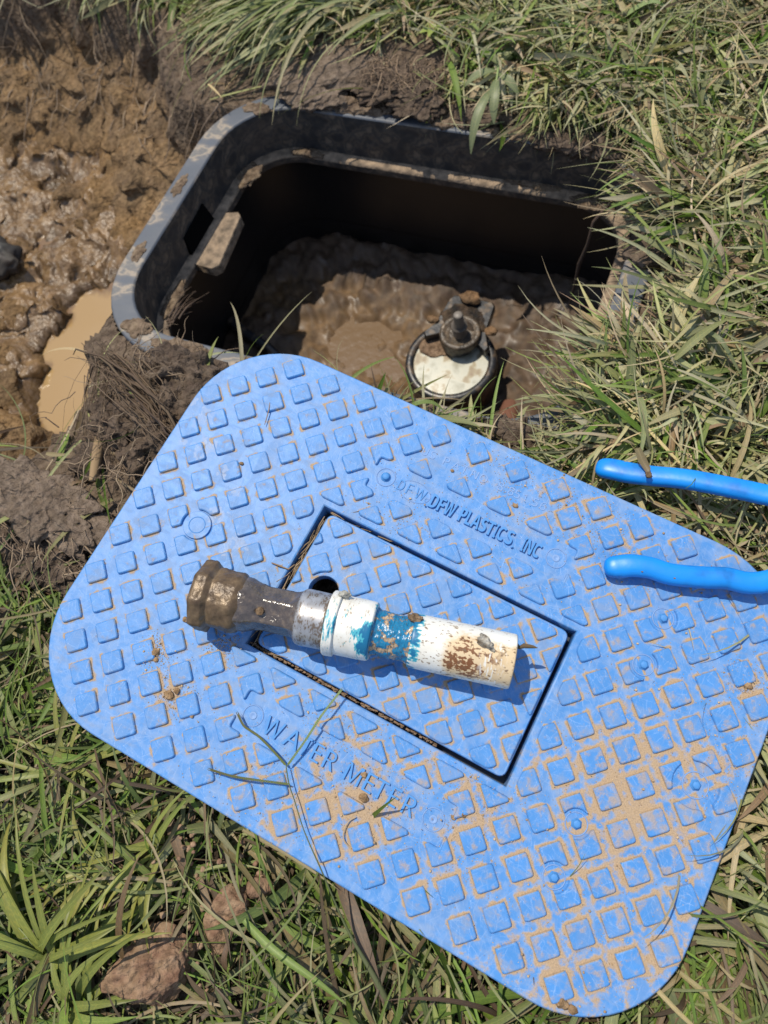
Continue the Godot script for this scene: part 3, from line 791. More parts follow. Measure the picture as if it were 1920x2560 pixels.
func make_lid_materials() -> void:
	var w := 1280; var h := 865
	var a1 := bytes_of(noise_of(FastNoiseLite.TYPE_SIMPLEX_SMOOTH, 0.012, 5, 201), w, h)
	var a2 := bytes_of(noise_of(FastNoiseLite.TYPE_SIMPLEX_SMOOTH, 0.045, 5, 202), w, h)
	var a3 := bytes_of(noise_of(FastNoiseLite.TYPE_SIMPLEX_SMOOTH, 0.32, 2, 203), w, h)
	var a4 := bytes_of(noise_of(FastNoiseLite.TYPE_SIMPLEX_SMOOTH, 0.02, 6, 204), w, h)
	# fine scuffs, each a short stroke
	var scuff := PackedByteArray(); scuff.resize(w * h)
	var r := RandomNumberGenerator.new(); r.seed = 77
	for k in 26000:
		var x := r.randf() * w; var y := r.randf() * h
		var an := r.randfn(0.9, 0.55) if r.randf() < 0.6 else r.randf() * PI
		var dx := cos(an); var dy := sin(an)
		var bend := r.randfn(0, 0.012)
		var s := int(r.randf_range(20.0, 130.0) * r.randf())
		for q in r.randi_range(4, 26):
			var ix := int(x); var iy := int(y)
			if ix >= 0 and iy >= 0 and ix < w and iy < h:
				var e := iy * w + ix
				scuff[e] = mini(255, scuff[e] + s)
			x += dx; y += dy
			dx += -dy * bend; dy += dx * bend
	var col := PackedByteArray(); col.resize(w * h * 3)
	var orm := PackedByteArray(); orm.resize(w * h * 3)
	var hgt := PackedByteArray(); hgt.resize(w * h)
	var field := PackedFloat32Array()   # how much sand lies about, on a coarse grid
	var fw := 161; var fh := 110
	field.resize(fw * fh)
	for j in fh:
		for k in fw:
			var u := L0.x + (L1.x - L0.x) * k / (fw - 1.0); var v := L0.y + (L1.y - L0.y) * j / (fh - 1.0)
			var s := 0.035 + 0.06 * smoothstep(4.0, 15.0, u + 0.5 * (v - 4.0))
			for e in SANDY: s += 0.55 * e[3] * exp(-(pow(u - e[0], 2.0) + pow(v - e[1], 2.0)) / (e[2] * e[2]))
			field[j * fw + k] = s
	for y in h:
		var v := L0.y + (L1.y - L0.y) * (y + 0.5) / h
		for x in w:
			var e := y * w + x
			var u := L0.x + (L1.x - L0.x) * (x + 0.5) / w
			var bias := field[int(float(y) / h * (fh - 1)) * fw + int(float(x) / w * (fw - 1))]
			var n1 := a1[e] / 255.0; var n2 := a2[e] / 255.0; var n3 := a3[e] / 255.0; var n4 := a4[e] / 255.0
			var fi := (u - v) * C45; var fj := (u + v) * C45
			var ri := roundf(fi); var rj := roundf(fj)
			fi -= ri; fj -= rj
			var d := maxf(absf(fi), absf(fj)) - 0.315
			if d < 0.12:   # no tread there: at the rim, round the reader lid, in the patent line
				var cu := (ri + rj) * C45; var cv := (rj - ri) * C45
				var ex := maxf(absf(cu - 9.91) - 7.16, 0.0); var ey := maxf(absf(cv - 4.255) - 3.785, 0.0)
				if ex * ex + ey * ey > 8.1 or absf(cu - 9.91) > 9.95 or absf(cv - 4.255) > 6.6: d = 0.3
				elif absf(cv + 1.414) < 0.1 and cu > 8.3 and cu < 11.5: d = 0.3
				elif u > 5.3 and u < 14.6 and v > 1.52 and v < 7.0 and (u < 5.86 or u > 14.15 or v < 1.97 or v > 6.56): d = 0.3
			if u > 6.3 and u < 13.5 and ((v > -0.6 and v < 0.58) or (v > 7.85 and v < 9.15)): d = 0.3
			var sand := 0.0
			if d > 0.0:
				var edge := exp(-d * d * 130.0) * (0.29 if fi > 0.2 or fj < -0.2 else 0.22)
				sand = smoothstep(0.56, 0.80, bias * 1.0 + edge * (0.35 + 1.5 * n4) + n1 * 0.38 + n2 * 0.36)
				sand *= 0.25 + 0.75 * smoothstep(0.70 - 0.75 * sand, 0.95 - 0.6 * sand, n3 + 0.14)
			else:
				sand = 0.62 * smoothstep(0.58, 0.80, bias * 0.5 + n2 * 0.55 + n4 * 0.34 + bias * 0.12 + (n3 - 0.5) * 0.1)
			var smear := a2[y * w + int(x * 0.22 + y * 0.11)] / 255.0
			var smear2 := a4[int(y * 0.3) * w + x] / 255.0
			var film := smoothstep(0.50, 0.85, n4 * 0.75 + bias * 0.55) * 0.40 + 0.26 * smoothstep(0.50, 0.72, smear * 0.65 + n1 * 0.35) + 0.16 * smoothstep(0.55, 0.7, smear2)
			var sc := scuff[e] / 255.0
			var wet := 0.0
			for q in WET:
				var dd: float = (u - q[0]) * (u - q[0]) + (v - q[1]) * (v - q[1])
				if dd < q[2] * q[2] * 1.6:
					wet = maxf(wet, smoothstep(0.9, 0.5, dd / (q[2] * q[2]) + (n2 - 0.38) * 2.6))
			# linear colours
			var tone := 0.92 + 0.16 * n1
			var cr := lerpf(0.062, 0.36, sc * 0.75) * tone; var cg := lerpf(0.225, 0.47, sc * 0.75) * tone; var cb := lerpf(0.53, 0.68, sc * 0.75) * tone
			cr = lerpf(cr, 0.25, film); cg = lerpf(cg, 0.27, film); cb = lerpf(cb, 0.31, film)
			if d > 0.0:   # rubbed and dusty between the treads
				var dull := 0.03 + 0.30 * smoothstep(0.34, 0.66, n2 * 0.6 + n4 * 0.4)
				cr = lerpf(cr, 0.25, dull); cg = lerpf(cg, 0.36, dull); cb = lerpf(cb, 0.56, dull)
			var sg := 0.72 + 0.55 * n3
			cr = lerpf(cr, 0.385 * sg, sand * 0.94); cg = lerpf(cg, 0.272 * sg, sand * 0.94); cb = lerpf(cb, 0.155 * sg, sand * 0.94)
			if wet > 0.0:
				var mud := wet * (0.15 + 0.6 * smoothstep(0.5, 0.66, n2))
				cr = lerpf(cr, 0.12, mud); cg = lerpf(cg, 0.085, mud); cb = lerpf(cb, 0.05, mud)
			col[e * 3] = int(255.0 * clampf(pow(cr, 0.4545), 0, 1)); col[e * 3 + 1] = int(255.0 * clampf(pow(cg, 0.4545), 0, 1)); col[e * 3 + 2] = int(255.0 * clampf(pow(cb, 0.4545), 0, 1))
			var rough := lerpf(lerpf(0.40 + 0.10 * n2, 0.55, sc), 0.95, maxf(sand, film * 0.8))
			rough = lerpf(rough, 0.42, wet)
			orm[e * 3] = 255; orm[e * 3 + 1] = int(255.0 * rough); orm[e * 3 + 2] = 0
			hgt[e] = int(clampf(70.0 + 45.0 * (n2 - 0.5) + sand * (60.0 + 90.0 * (n3 - 0.35)) - sc * 35.0, 0, 255) * (1.0 - 0.6 * wet) + 40.0 * wet)
	var ct := ImageTexture.create_from_image(Image.create_from_data(w, h, false, Image.FORMAT_RGB8, col))
	var rt := ImageTexture.create_from_image(Image.create_from_data(w, h, false, Image.FORMAT_RGB8, orm))
	var ht := ImageTexture.create_from_image(Image.create_from_data(w, h, false, Image.FORMAT_L8, hgt))
	M.lid = mat(Color.WHITE, 1.0, 0.36)
	M.lid.albedo_texture = ct
	M.lid.roughness_texture = rt
	M.lid.roughness_texture_channel = BaseMaterial3D.TEXTURE_CHANNEL_GREEN
	M.lid.heightmap_enabled = true
	M.lid.heightmap_texture = ht
	M.lid.heightmap_scale = 0.07
	M.lid_plain = mat(lin(0.066, 0.23, 0.53), 0.55, 0.35)
	M.lid_dusty = mat(lin(0.16, 0.28, 0.52), 0.6, 0.5)
	M.grain = mat(Color.WHITE, 0.9, 0.3)
	M.grain.vertex_color_use_as_albedo = true

func letter(ch: String, u: float, v: float, hgt: float, width: float, bold: bool, depth: float, parent: Node, material: Material) -> void:
	var t := TextMesh.new()
	var f := SystemFont.new()
	f.font_names = PackedStringArray(["Droid Sans"])
	f.font_weight = 700 if bold else 400
	t.font = f
	t.text = ch
	t.font_size = 64
	t.pixel_size = hgt * U / 64.0 / 0.714
	t.depth = depth * U
	t.curve_step = 1.0
	var bb := t.get_aabb()
	var sx := width * U / maxf(bb.size.x, 0.0001)
	var sy := (hgt * U) / maxf(bb.size.y, 0.0001) if ch != "," else 1.0
	var b := Basis(Vector3(1, 0, 0) * sx, Vector3(0, 0, -1) * sy, Vector3(0, 1, 0))
	var c := bb.get_center()
	var o := part("letter", t, material, parent, Vector3(u, depth * 0.5 - 0.005, v))
	o.transform = Transform3D(b, Vector3(u, depth * 0.5 - 0.005, v) * U - b * Vector3(c.x, c.y, 0.0))

func torus(r: float, tr: float, n := 40, m := 6, squash := Vector3.ONE) -> ArrayMesh:
	var mb := MB.new()
	for k in n:
		var an := PI2 * k / n
		for j in m:
			var bn := PI2 * j / m
			mb.vert(Vector3((r + tr * cos(bn)) * cos(an), tr * sin(bn), (r + tr * cos(bn)) * sin(an)) * squash)
	for k in n:
		for j in m:
			mb.quad(k * m + j, k * m + (j + 1) % m, ((k + 1) % n) * m + (j + 1) % m, ((k + 1) % n) * m + j)
	return mb.mesh()

func build_lid() -> void:
	var o := thing("meter_box_cover", "blue plastic cover with raised square treads, lying dusty on the grass", "cover", PO, plate_basis())
	var hole := rect(Vector2(5.54, 1.76), Vector2(14.36, 6.76))
	# body
	var mb := MB.new()
	var top := lid_outline(-0.05)
	var cuts := [rect(Vector2(-2, -4), Vector2(5.48, 13)), rect(Vector2(14.42, -4), Vector2(22, 13)), rect(Vector2(5.48, -4), Vector2(14.42, 1.70)), rect(Vector2(5.48, 6.82), Vector2(14.42, 13))]
	for c in cuts:
		top_faces(mb, Geometry2D.intersect_polygons(top, c))
	wall_of(mb, [[top, 0.0], [lid_outline(-0.015), -0.02], [lid_outline(0.0), -0.06], [lid_outline(0.0), -0.9], [lid_outline(-0.25), -0.9], [lid_outline(-0.25), -0.3]])
	var h2 := rect(Vector2(5.48, 1.70), Vector2(14.42, 6.82))
	wall_of(mb, [[h2, 0.0], [inset(h2, 0.045), -0.015], [hole, -0.06], [hole, -0.75]])
	part("body", mb.mesh(), M.lid, o)
	# treads
	var ex := [rect(Vector2(6.4, -0.58), Vector2(13.4, 0.55)), rect(Vector2(6.4, 7.88), Vector2(13.4, 9.12)), rect(Vector2(5.3, 1.52), Vector2(14.6, 7.0)), circle(Vector2(2.13, 4.23), 0.53)]
	for c in [[16.5, 0.22, 0.42], [16.5, 1.78, 0.42], [16.5, 6.72, 0.42], [16.5, 8.26, 0.42], [19.02, 4.22, 0.66]]:
		ex.append(circle(Vector2(c[0], c[1]), c[2]))
	var out := lid_outline(-0.02)
	var out2 := lid_outline(-0.025)
	var hs := 0.315
	var reader := thing_part("reader_lid", o)
	var hatch := rect(Vector2(5.86, 1.97), Vector2(14.15, 6.56))
	var eye := circle(Vector2(6.89, 4.22), 0.62)
	var grains := []
	for s in range(0, 29):
		for d in range(-3, 16):
			if (s + d) % 2 != 0: continue
			var c := Vector2(s * C45, d * C45)
			var full := PackedVector2Array()
			for q in [Vector2(1, 1), Vector2(-1, 1), Vector2(-1, -1), Vector2(1, -1)]:
				var ij: Vector2 = q * hs
				full.append(c + Vector2((ij.x + ij.y) * C45, (ij.y - ij.x) * C45))
			if absf(d * C45 + 1.414) < 0.1 and c.x > 8.3 and c.x < 11.5: continue
			var inside := true
			for q in full:
				if not Geometry2D.is_point_in_polygon(c.lerp(q, 0.93), out): inside = false
			if not inside: continue
			if c.x > 5.4 and c.x < 14.5 and c.y > 1.6 and c.y < 6.9:
				var list := Geometry2D.intersect_polygons(full, hatch)
				for p in list:
					for p2 in Geometry2D.clip_polygons(p, eye):
						add_tread(p2, reader, 0.075)
			else:
				var list := [full]
				for e in ex:
					var next := []
					for p in list: next.append_array(Geometry2D.clip_polygons(p, e))
					list = next
				for p in list:
					for p2 in Geometry2D.intersect_polygons(p, out2): add_tread(p2, o, 0.095)
	# reader lid
	var rl := MB.new()
	var rtop := rounded(rect(Vector2(5.84, 1.92), Vector2(14.18, 6.58)), 0.22, 5)
	var eh := circle(Vector2(6.89, 4.22), 0.50, 36)
	for half in [rect(Vector2(5, 1), Vector2(15, 4.22)), rect(Vector2(5, 4.22), Vector2(15, 8))]:
		for p in Geometry2D.intersect_polygons(rtop, half):
			top_faces(rl, Geometry2D.clip_polygons(p, eh), -0.01)
	wall_of(rl, [[rtop, -0.01], [inset(rtop, -0.035), -0.04], [inset(rtop, -0.04), -0.5]])
	wall_of(rl, [[eh, -0.01], [circle(Vector2(6.89, 4.22), 0.47, 36), -0.05], [circle(Vector2(6.89, 4.22), 0.47, 36), -0.4]])
	var rm := part("panel", rl.mesh(), M.lid, reader)
	# a ledge under the reader lid's edge, dark in the gap
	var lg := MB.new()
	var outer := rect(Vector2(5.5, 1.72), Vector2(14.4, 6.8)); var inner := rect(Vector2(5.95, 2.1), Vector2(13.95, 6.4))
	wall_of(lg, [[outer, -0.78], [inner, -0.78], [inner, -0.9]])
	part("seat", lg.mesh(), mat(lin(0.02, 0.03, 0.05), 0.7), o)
	# fibres caught in the gap
	var fb := MB.new()
	for k in 110:
		var side := rng.randf()
		var p := Vector3(5.7 + rng.randfn(0, 0.05), -0.12 - rng.randf() * 0.4, rng.randf_range(2.0, 6.6)) if side < 0.7 else Vector3(rng.randf_range(5.7, 8.5), -0.12 - rng.randf() * 0.3, (1.84 if side < 0.82 else 6.67) + rng.randfn(0, 0.03))
		var dr := Vector3(rng.randfn(0, 0.12), rng.randfn(0, 0.1), 1.0) if side < 0.7 else Vector3(1.0, rng.randfn(0, 0.1), rng.randfn(0, 0.1))
		var c1 := Color(0.12, 0.085, 0.05).lerp(Color(0.34, 0.25, 0.16), rng.randf())
		fb.tube(root_path(p, dr, rng.randf_range(0.4, 1.3), 0.12, 0.0, 6), [0.018, 0.02, 0.02, 0.015, 0.01], 4, c1, c1)
	for k in 260:
		var p := Vector3(lerpf(5.6, 12.0, rng.randf()), -0.16 - rng.randf() * 0.2, 6.68 + rng.randfn(0, 0.02))
		var c1 := Color(0.13, 0.09, 0.06).lerp(Color(0.25, 0.17, 0.11), rng.randf())
		fb.tube([p, p + Vector3(rng.randf_range(0.05, 0.12), 0.02, 0.0)], [0.04, 0.03], 5, c1, c1)
	fb.tube([Vector3(4.97, 0.06, 4.2), Vector3(5.25, 0.09, 4.17), Vector3(5.54, 0.0, 4.13), Vector3(5.62, -0.1, 3.9)], [0.02, 0.03, 0.03, 0.02], 5, Color(0.22, 0.15, 0.10), Color(0.30, 0.21, 0.13))
	part("gap_fibres", fb.mesh(), M.root, o).set_meta("kind", "stuff")
	# lettering
	var word := [["W", 7.6, 0.6], ["A", 8.27, 0.5], ["T", 8.72, 0.36], ["E", 9.1, 0.3], ["R", 9.55, 0.36], ["M", 10.33, 0.5], ["E", 10.86, 0.3], ["T", 11.22, 0.36], ["E", 11.66, 0.3], ["R", 12.16, 0.36]]
	for e in word: letter(e[0], e[1], 8.52, 0.53, e[2], false, 0.08, o, M.lid_plain)
	var maker := [["D", 8.67, 0.25], ["F", 8.93, 0.2], ["W", 9.24, 0.36], ["P", 9.7, 0.22], ["L", 9.93, 0.18], ["A", 10.17, 0.27], ["S", 10.43, 0.22], ["T", 10.67, 0.23], ["I", 10.86, 0.075], ["C", 11.05, 0.22], ["S", 11.34, 0.22], [",", 11.53, 0.06], ["I", 11.82, 0.075], ["N", 12.01, 0.24], ["C", 12.27, 0.22]]
	for e in maker: letter(e[0], e[1], 0.02 if e[0] != "," else 0.27, 0.48 if e[0] != "," else 0.12, e[2], true, 0.1, o, M.lid_plain)
	for e in [["D", 7.46, 0.22], ["F", 7.76, 0.17], ["W", 8.16, 0.36]]: letter(e[0], e[1], -0.01, 0.36, e[2], false, 0.035, o, M.lid_plain)
	for e in [["U", 7.62, 0.2], ["S", 7.9, 0.19], ["P", 8.4, 0.2], ["A", 8.75, 0.24], ["T", 9.06, 0.22], ["N", 9.42, 0.24], ["O", 9.74, 0.26], ["8", 10.35, 0.2], ["8", 10.72, 0.2], ["5", 10.95, 0.19], ["1", 11.2, 0.1], ["5", 11.57, 0.19], ["6", 11.84, 0.2]]:
		letter(e[0], e[1], -1.42, 0.28, e[2], false, 0.02, o, M.lid_dusty)
	# rings, bosses and bolts
	part("maker_oval", torus(0.55, 0.018, 48, 6, Vector3(1.0, 1.0, 0.62)), M.lid_dusty, o, Vector3(7.95, 0.0, 0.0))
	part("small_ring", torus(0.055, 0.012, 16, 5), M.lid_dusty, o, Vector3(8.42, 0.01, 0.08))
	for e in [[6.87, -0.03], [12.9, -0.04], [6.86, 8.51], [12.92, 8.52], [16.5, 0.22], [16.5, 1.78], [16.5, 6.72], [16.5, 8.26], [19.02, 4.22]]:
		var big: float = 0.36 if e[0] > 19.0 else 0.31
		part("ring", torus(big, 0.02, 40, 6), M.lid_dusty, o, Vector3(e[0], 0.004, e[1]))
		if e[0] > 14.0 or (e[0] < 7.0 and e[1] < 1.0):
			var hex := 6 if e[0] > 14.0 else 20
			part("bolt", lathe_y([[0.17, -0.02], [0.165, 0.02], [0.125, 0.03], [0.12, 0.09], [0.10, 0.12], [0.05, 0.13], [0.001, 0.13]], hex).mesh(), M.lid_plain, o, Vector3(e[0], 0, e[1]), Basis(Vector3.UP, 0.4 + e[1]))
		else:
			part("dimple", lathe_y([[0.12, 0.0], [0.10, 0.02], [0.06, 0.0], [0.001, -0.01]], 20).mesh(), M.lid_dusty, o, Vector3(e[0], 0.01, e[1]))
	var rd := raised(circle(Vector2(2.13, 4.23), 0.47, 40), 0.07, 0.02, Vector2.ZERO)
	part("disc", rd, M.lid, o)
	part("disc_ring", torus(0.27, 0.016, 36, 6), M.lid_plain, o, Vector3(2.13, 0.07, 4.23))
	# loose sand on top, grain by grain
	var gm := lump_mesh(Vector3(1, 0.8, 1), 210, 0.3, 1.2, 6, 4, Color(1, 1, 1), Color(0.9, 0.9, 0.9))
	var places := []; var tints := []
	for k in 9000:
		var e: Array = SANDY[rng.randi() % SANDY.size()]
		var p := Vector2(e[0], e[1]) + Vector2(rng.randfn(0, 0.8), rng.randfn(0, 0.8)) * float(e[2])
		if k % 5 == 0: p = Vector2(rng.randf_range(5, 20), rng.randf_range(-2.6, 11))
		if not Geometry2D.is_point_in_polygon(p, out2): continue
		if Geometry2D.is_point_in_polygon(p, h2): continue
		var fi := (p.x - p.y) * C45; var fj := (p.x + p.y) * C45
		fi -= roundf(fi); fj -= roundf(fj)
		var on := maxf(absf(fi), absf(fj)) < 0.36
		if on and rng.randf() < 0.8: continue
		var sz := rng.randf_range(0.008, 0.02) * (1.0 if rng.randf() < 0.97 else 2.4)
		places.append(Transform3D(Basis(Vector3(rng.randf(), rng.randf(), 0.3).normalized(), rng.randf() * 6.0) * sz, Vector3(p.x, (0.08 if on else 0.0) + sz * 0.5, p.y) * U))
		tints.append(Color(0.30, 0.20, 0.115).lerp(Color(0.55, 0.42, 0.27), rng.randf()))
	multi("sand", gm, M.grain, places, tints, o)
	# crumbs big enough to tell apart
	for e in [[3.45, 7.02, 0.11], [3.16, 8.31, 0.16], [3.3, 8.5, 0.10], [4.25, 9.2, 0.17], [4.4, 9.0, 0.12], [11.05, -1.03, 0.10], [2.32, 1.72, 0.08], [8.7, -1.2, 0.07], [17.9, 10.9, 0.18], [18.2, 10.9, 0.14], [10.6, 8.4, 0.12], [10.9, 8.95, 0.16], [19.35, 0.95, 0.15], [13.6, 8.0, 0.12], [13.4, 8.2, 0.09], [7.6, 3.6, 0.07], [5.2, 9.4, 0.08]]:
		part("dirt_crumb", lump_mesh(Vector3(e[2], e[2] * 0.6, e[2] * 0.8), 220 + int(e[0] * 13), 0.45, 6.0, 14, 10, Color(0.36, 0.235, 0.13), Color(0.45, 0.31, 0.18)), M.clod, o, Vector3(e[0], 0.03, e[1]))

func thing_part(called: String, parent: Node) -> Node3D:
	var n := Node3D.new()
	n.name = called
	parent.add_child(n, true)
	return n

func area(p: PackedVector2Array) -> float:
	var s := 0.0
	for k in p.size(): s += p[k].cross(p[(k + 1) % p.size()])
	return absf(s) * 0.5

func cleaned(p: PackedVector2Array) -> PackedVector2Array:   # without very short edges and points on a straight line
	var q := PackedVector2Array()
	for k in p.size():
		if q.is_empty() or q[q.size() - 1].distance_to(p[k]) > 0.045: q.append(p[k])
	while q.size() > 3 and q[0].distance_to(q[q.size() - 1]) < 0.045: q.remove_at(q.size() - 1)
	var out := PackedVector2Array()
	for k in q.size():
		var a := q[(k + q.size() - 1) % q.size()]; var b := q[k]; var c := q[(k + 1) % q.size()]
		if absf((b - a).normalized().cross((c - b).normalized())) > 0.06 or (b - a).dot(c - b) < 0.0: out.append(b)
	return out if out.size() >= 3 else q

func add_tread(p: PackedVector2Array, parent: Node, h: float) -> void:
	if area(p) < 0.03: return
	var q := rounded(cleaned(p), 0.085)
	var mid := Vector2.ZERO
	for e in q: mid += e
	mid /= q.size()
	part("tread", raised(q, h, 0.045, mid), M.lid, parent, Vector3(mid.x, 0, mid.y))

# ---------------------------------------------------------------- the broken pipe fitting on the lid
func lathe_x(prof: Array, n: int, shape: Callable) -> MB:   # prof of [t, radius]; shape(t, angle) multiplies the radius
	var mb := MB.new()
	var t0: float = prof[0][0]; var t1 := t0
	for e in prof: t1 = maxf(t1, e[0])
	for k in prof.size():
		for j in n + 1:
			var an := PI2 * (j % n) / n
			var r: float = 0.955 * prof[k][1] * shape.call(prof[k][0], an)
			mb.vert(Vector3(prof[k][0], r * sin(an), r * cos(an)), Vector2((prof[k][0] - t0) / maxf(t1 - t0, 0.001), float(j) / n))
	for k in prof.size() - 1:
		for j in n:
			var q := k * (n + 1) + j
			mb.quad(q, q + 1, q + n + 2, q + n + 1)
	return mb

func dense(prof: Array, step := 0.06) -> Array:
	var out := []
	for k in prof.size() - 1:
		var a: Array = prof[k]; var b: Array = prof[k + 1]
		var n := maxi(1, int(absf(b[0] - a[0]) / step))
		for j in n: out.append([lerpf(a[0], b[0], float(j) / n), lerpf(a[1], b[1], float(j) / n)])
	out.append(prof[prof.size() - 1])
	return out

func paint(w: int, h: int, sd: int, f: Callable) -> ImageTexture:   # f(t, a, coarse, fine, streak) -> linear colour; a runs round the pipe, 0.25 on top
	var n1 := noise_of(FastNoiseLite.TYPE_SIMPLEX_SMOOTH, 1.0, 5, sd)
	var n2 := noise_of(FastNoiseLite.TYPE_SIMPLEX_SMOOTH, 1.0, 4, sd + 1)
	var im := Image.create(w, h, false, Image.FORMAT_RGB8)
	for y in h:
		var an := PI2 * (y + 0.5) / h
		var ca := cos(an); var sa := sin(an)
		for x in w:
			var t := (x + 0.5) / w
			var c: Color = f.call(t, (y + 0.5) / h, n1.get_noise_3d(t * 3.0, ca * 1.6, sa * 1.6), n2.get_noise_3d(t * 14.0, ca * 7.0, sa * 7.0), n2.get_noise_3d(t * 30.0 + 7.0, ca * 2.2, sa * 2.2))
			im.set_pixel(x, y, c.linear_to_srgb())
	return ImageTexture.create_from_image(im)

func build_fitting() -> void:
	var a := pl(3.81, 6.16, 1.11); var b := pl(12.88, 3.64, 0.97)
	var ax := (b - a).normalized()
	var az := ax.cross(PN).normalized()
	var ay := az.cross(ax).normalized()
	var o := thing("pipe_fitting", "broken white pipe stub glued into a muddy brass coupling, lying on the blue lid", "pipe fitting", a, Basis(ax, ay, az))
	var nz := noise_of(FastNoiseLite.TYPE_SIMPLEX_SMOOTH, 1.0, 4, 301)
	var hexed := func(t: float, an: float, sides: int, turn: float, amt: float) -> float:
		var w := PI2 / sides
		var q := fposmod(an + turn, w) - w * 0.5
		return lerpf(1.0, cos(w * 0.5) / cos(q) * 1.06, amt)
	var lumpy := func(t: float, an: float, amt: float) -> float:
		return 1.0 + amt * nz.get_noise_3d(t * 1.4, cos(an) * 1.3, sin(an) * 1.3) + amt * 0.5 * nz.get_noise_3d(t * 5.0, cos(an) * 4.0, sin(an) * 4.0)
	var mud_tex := noise_tex(0.012, 6, 302, 512, [[0.0, lin(0.050, 0.030, 0.016)], [0.45, lin(0.105, 0.068, 0.036)], [0.62, lin(0.14, 0.092, 0.048)], [0.8, lin(0.19, 0.13, 0.07)], [1.0, lin(0.26, 0.18, 0.10)]])
	var mud_bump := noise_tex(0.025, 6, 303, 512)
	var brass := relief(mat(Color.WHITE, 0.42, 0.5), mud_tex, mud_bump, 3.0, 0.05, false)
	brass.metallic = 0.15
	var grit := relief(mat(Color.WHITE, 0.22, 0.7), noise_tex(0.02, 5, 304, 256, [[0.0, lin(0.04, 0.03, 0.024)], [0.55, lin(0.075, 0.057, 0.045)], [1.0, lin(0.17, 0.125, 0.08)]]), noise_tex(0.05, 4, 305, 256), 1.5, 0.035, false)
	# union nut
	var p1 := dense([[0.02, 0.001], [0.0, 0.6], [0.0, 0.92], [0.06, 1.04], [0.2, 1.08], [0.46, 1.06], [0.54, 0.93], [1.25, 0.95], [1.33, 0.92], [1.48, 0.80]])
	part("union_nut", lathe_x(p1, 72, func(t, an): return hexed.call(t, an, 8, 0.35, 1.15 if t < 0.5 else 0.5) * lumpy.call(t, an, 0.05)).mesh(), brass, o)
	# hexagonal body
	var p2 := dense([[1.38, 0.86], [1.6, 0.84], [1.95, 0.70], [2.1, 0.66], [2.95, 0.665], [3.06, 0.72], [3.22, 0.80]])
	part("hexagonal_body", lathe_x(p2, 72, func(t, an): return hexed.call(t, an, 6, 0.28, 1.25 if t > 1.9 and t < 3.0 else 0.4) * lumpy.call(t, an, 0.025)).mesh(), grit, o)
	part("boss", lump_mesh(Vector3(0.13, 0.05, 0.13), 306, 0.2, 4.0, 16, 10, Color(0.26, 0.18, 0.11), Color(0.18, 0.12, 0.07)), M.damp_clod, o, Vector3(2.12, 0.63, 0.19))
	# galvanised collar
	var ctex := paint(256, 256, 310, func(t, aa, n, f, s): return Color(0.42, 0.42, 0.43).lerp(Color(0.25, 0.24, 0.23), clampf(0.4 + n, 0, 1)).lerp(Color(0.15, 0.10, 0.06), 0.85 * smoothstep(0.12, 0.4, f + 0.55 * n + (0.5 * smoothstep(0.75, 1.0, t)))))
	var collar := mat(Color.WHITE, 0.38, 0.6)
	collar.albedo_texture = ctex; collar.metallic = 0.55
	part("collar", lathe_x(dense([[3.15, 0.62], [3.16, 0.80], [3.22, 0.86], [3.34, 0.885], [4.06, 0.875], [4.08, 0.84]]), 64, func(_t, _an): return 1.0).mesh(), collar, o)
	# white bushing with blue glue on it
	var blue1 := Color(0.005, 0.13, 0.27); var teal := Color(0.06, 0.36, 0.44); var white := Color(0.68, 0.68, 0.64); var dirt := Color(0.29, 0.19, 0.10)
	var wtex := func(sd: int, where: Callable) -> ImageTexture:
		return paint(320, 384, sd, func(t, aa, n, f, s):
			var c: Color = white.lerp(Color(0.56, 0.54, 0.47), clampf(0.5 + 1.2 * n, 0, 1) * 0.6)
			c = c.lerp(dirt, 0.8 * smoothstep(0.25, 0.42, f * 0.7 + s * 0.35 + n * 0.35))
			var bl: float = where.call(t, aa, n, f)
			c = c.lerp(teal, smoothstep(0.30, 0.42, bl + f * 0.25))
			return c.lerp(blue1, smoothstep(0.50, 0.62, bl + f * 0.35)))
	var fl := mat(Color.WHITE, 0.42, 0.5)
	fl.albedo_texture = wtex.call(320, func(t, aa, n, f): return n * 0.55 + 0.42 * exp(-pow((aa - 0.2) / 0.10, 2.0)))
	part("flange", lathe_x(dense([[4.05, 0.80], [4.06, 0.98], [4.10, 1.0], [4.33, 1.0], [4.37, 0.98], [4.38, 0.86]]), 64, func(t, an): return lerpf(1.0, hexed.call(t, an, 8, 0.1, 1.0), 0.25) * (1.0 + 0.012 * nz.get_noise_2d(t * 9.0, an * 3.0))).mesh(), fl, o)
	var bs := mat(Color.WHITE, 0.4, 0.5)
	bs.albedo_texture = wtex.call(330, func(t, aa, n, f): return n * 0.55 + 0.75 * smoothstep(0.3, 0.9, t) * exp(-pow((aa - 0.17) / 0.11, 2.0)) + 0.35 * smoothstep(0.86, 1.0, t))
	part("bushing", lathe_x(dense([[4.34, 0.91], [4.45, 0.93], [5.2, 0.925], [5.36, 0.915], [5.42, 0.88], [5.42, 0.70]]), 64, func(t, an): return 1.0 + 0.01 * nz.get_noise_2d(t * 5.0, an * 2.0)).mesh(), bs, o)
	# glue and mud between bushing and pipe
	var gt := paint(320, 384, 340, func(t, aa, n, f, s):
		var c: Color = blue1.lerp(Color(0.01, 0.19, 0.36), clampf(0.5 + f, 0, 1))
		c = c.lerp(Color(0.27, 0.175, 0.10), smoothstep(0.10, 0.2, n + 0.22 * f))
		c = c.lerp(Color(0.42, 0.31, 0.20), smoothstep(0.22, 0.3, n + f * 0.2))
		return c.lerp(Color(0.07, 0.05, 0.033), smoothstep(0.12, 0.4, s * 0.6 + f * 0.5)))
	var glue := mat(Color.WHITE, 0.28, 0.55)
	glue.albedo_texture = gt
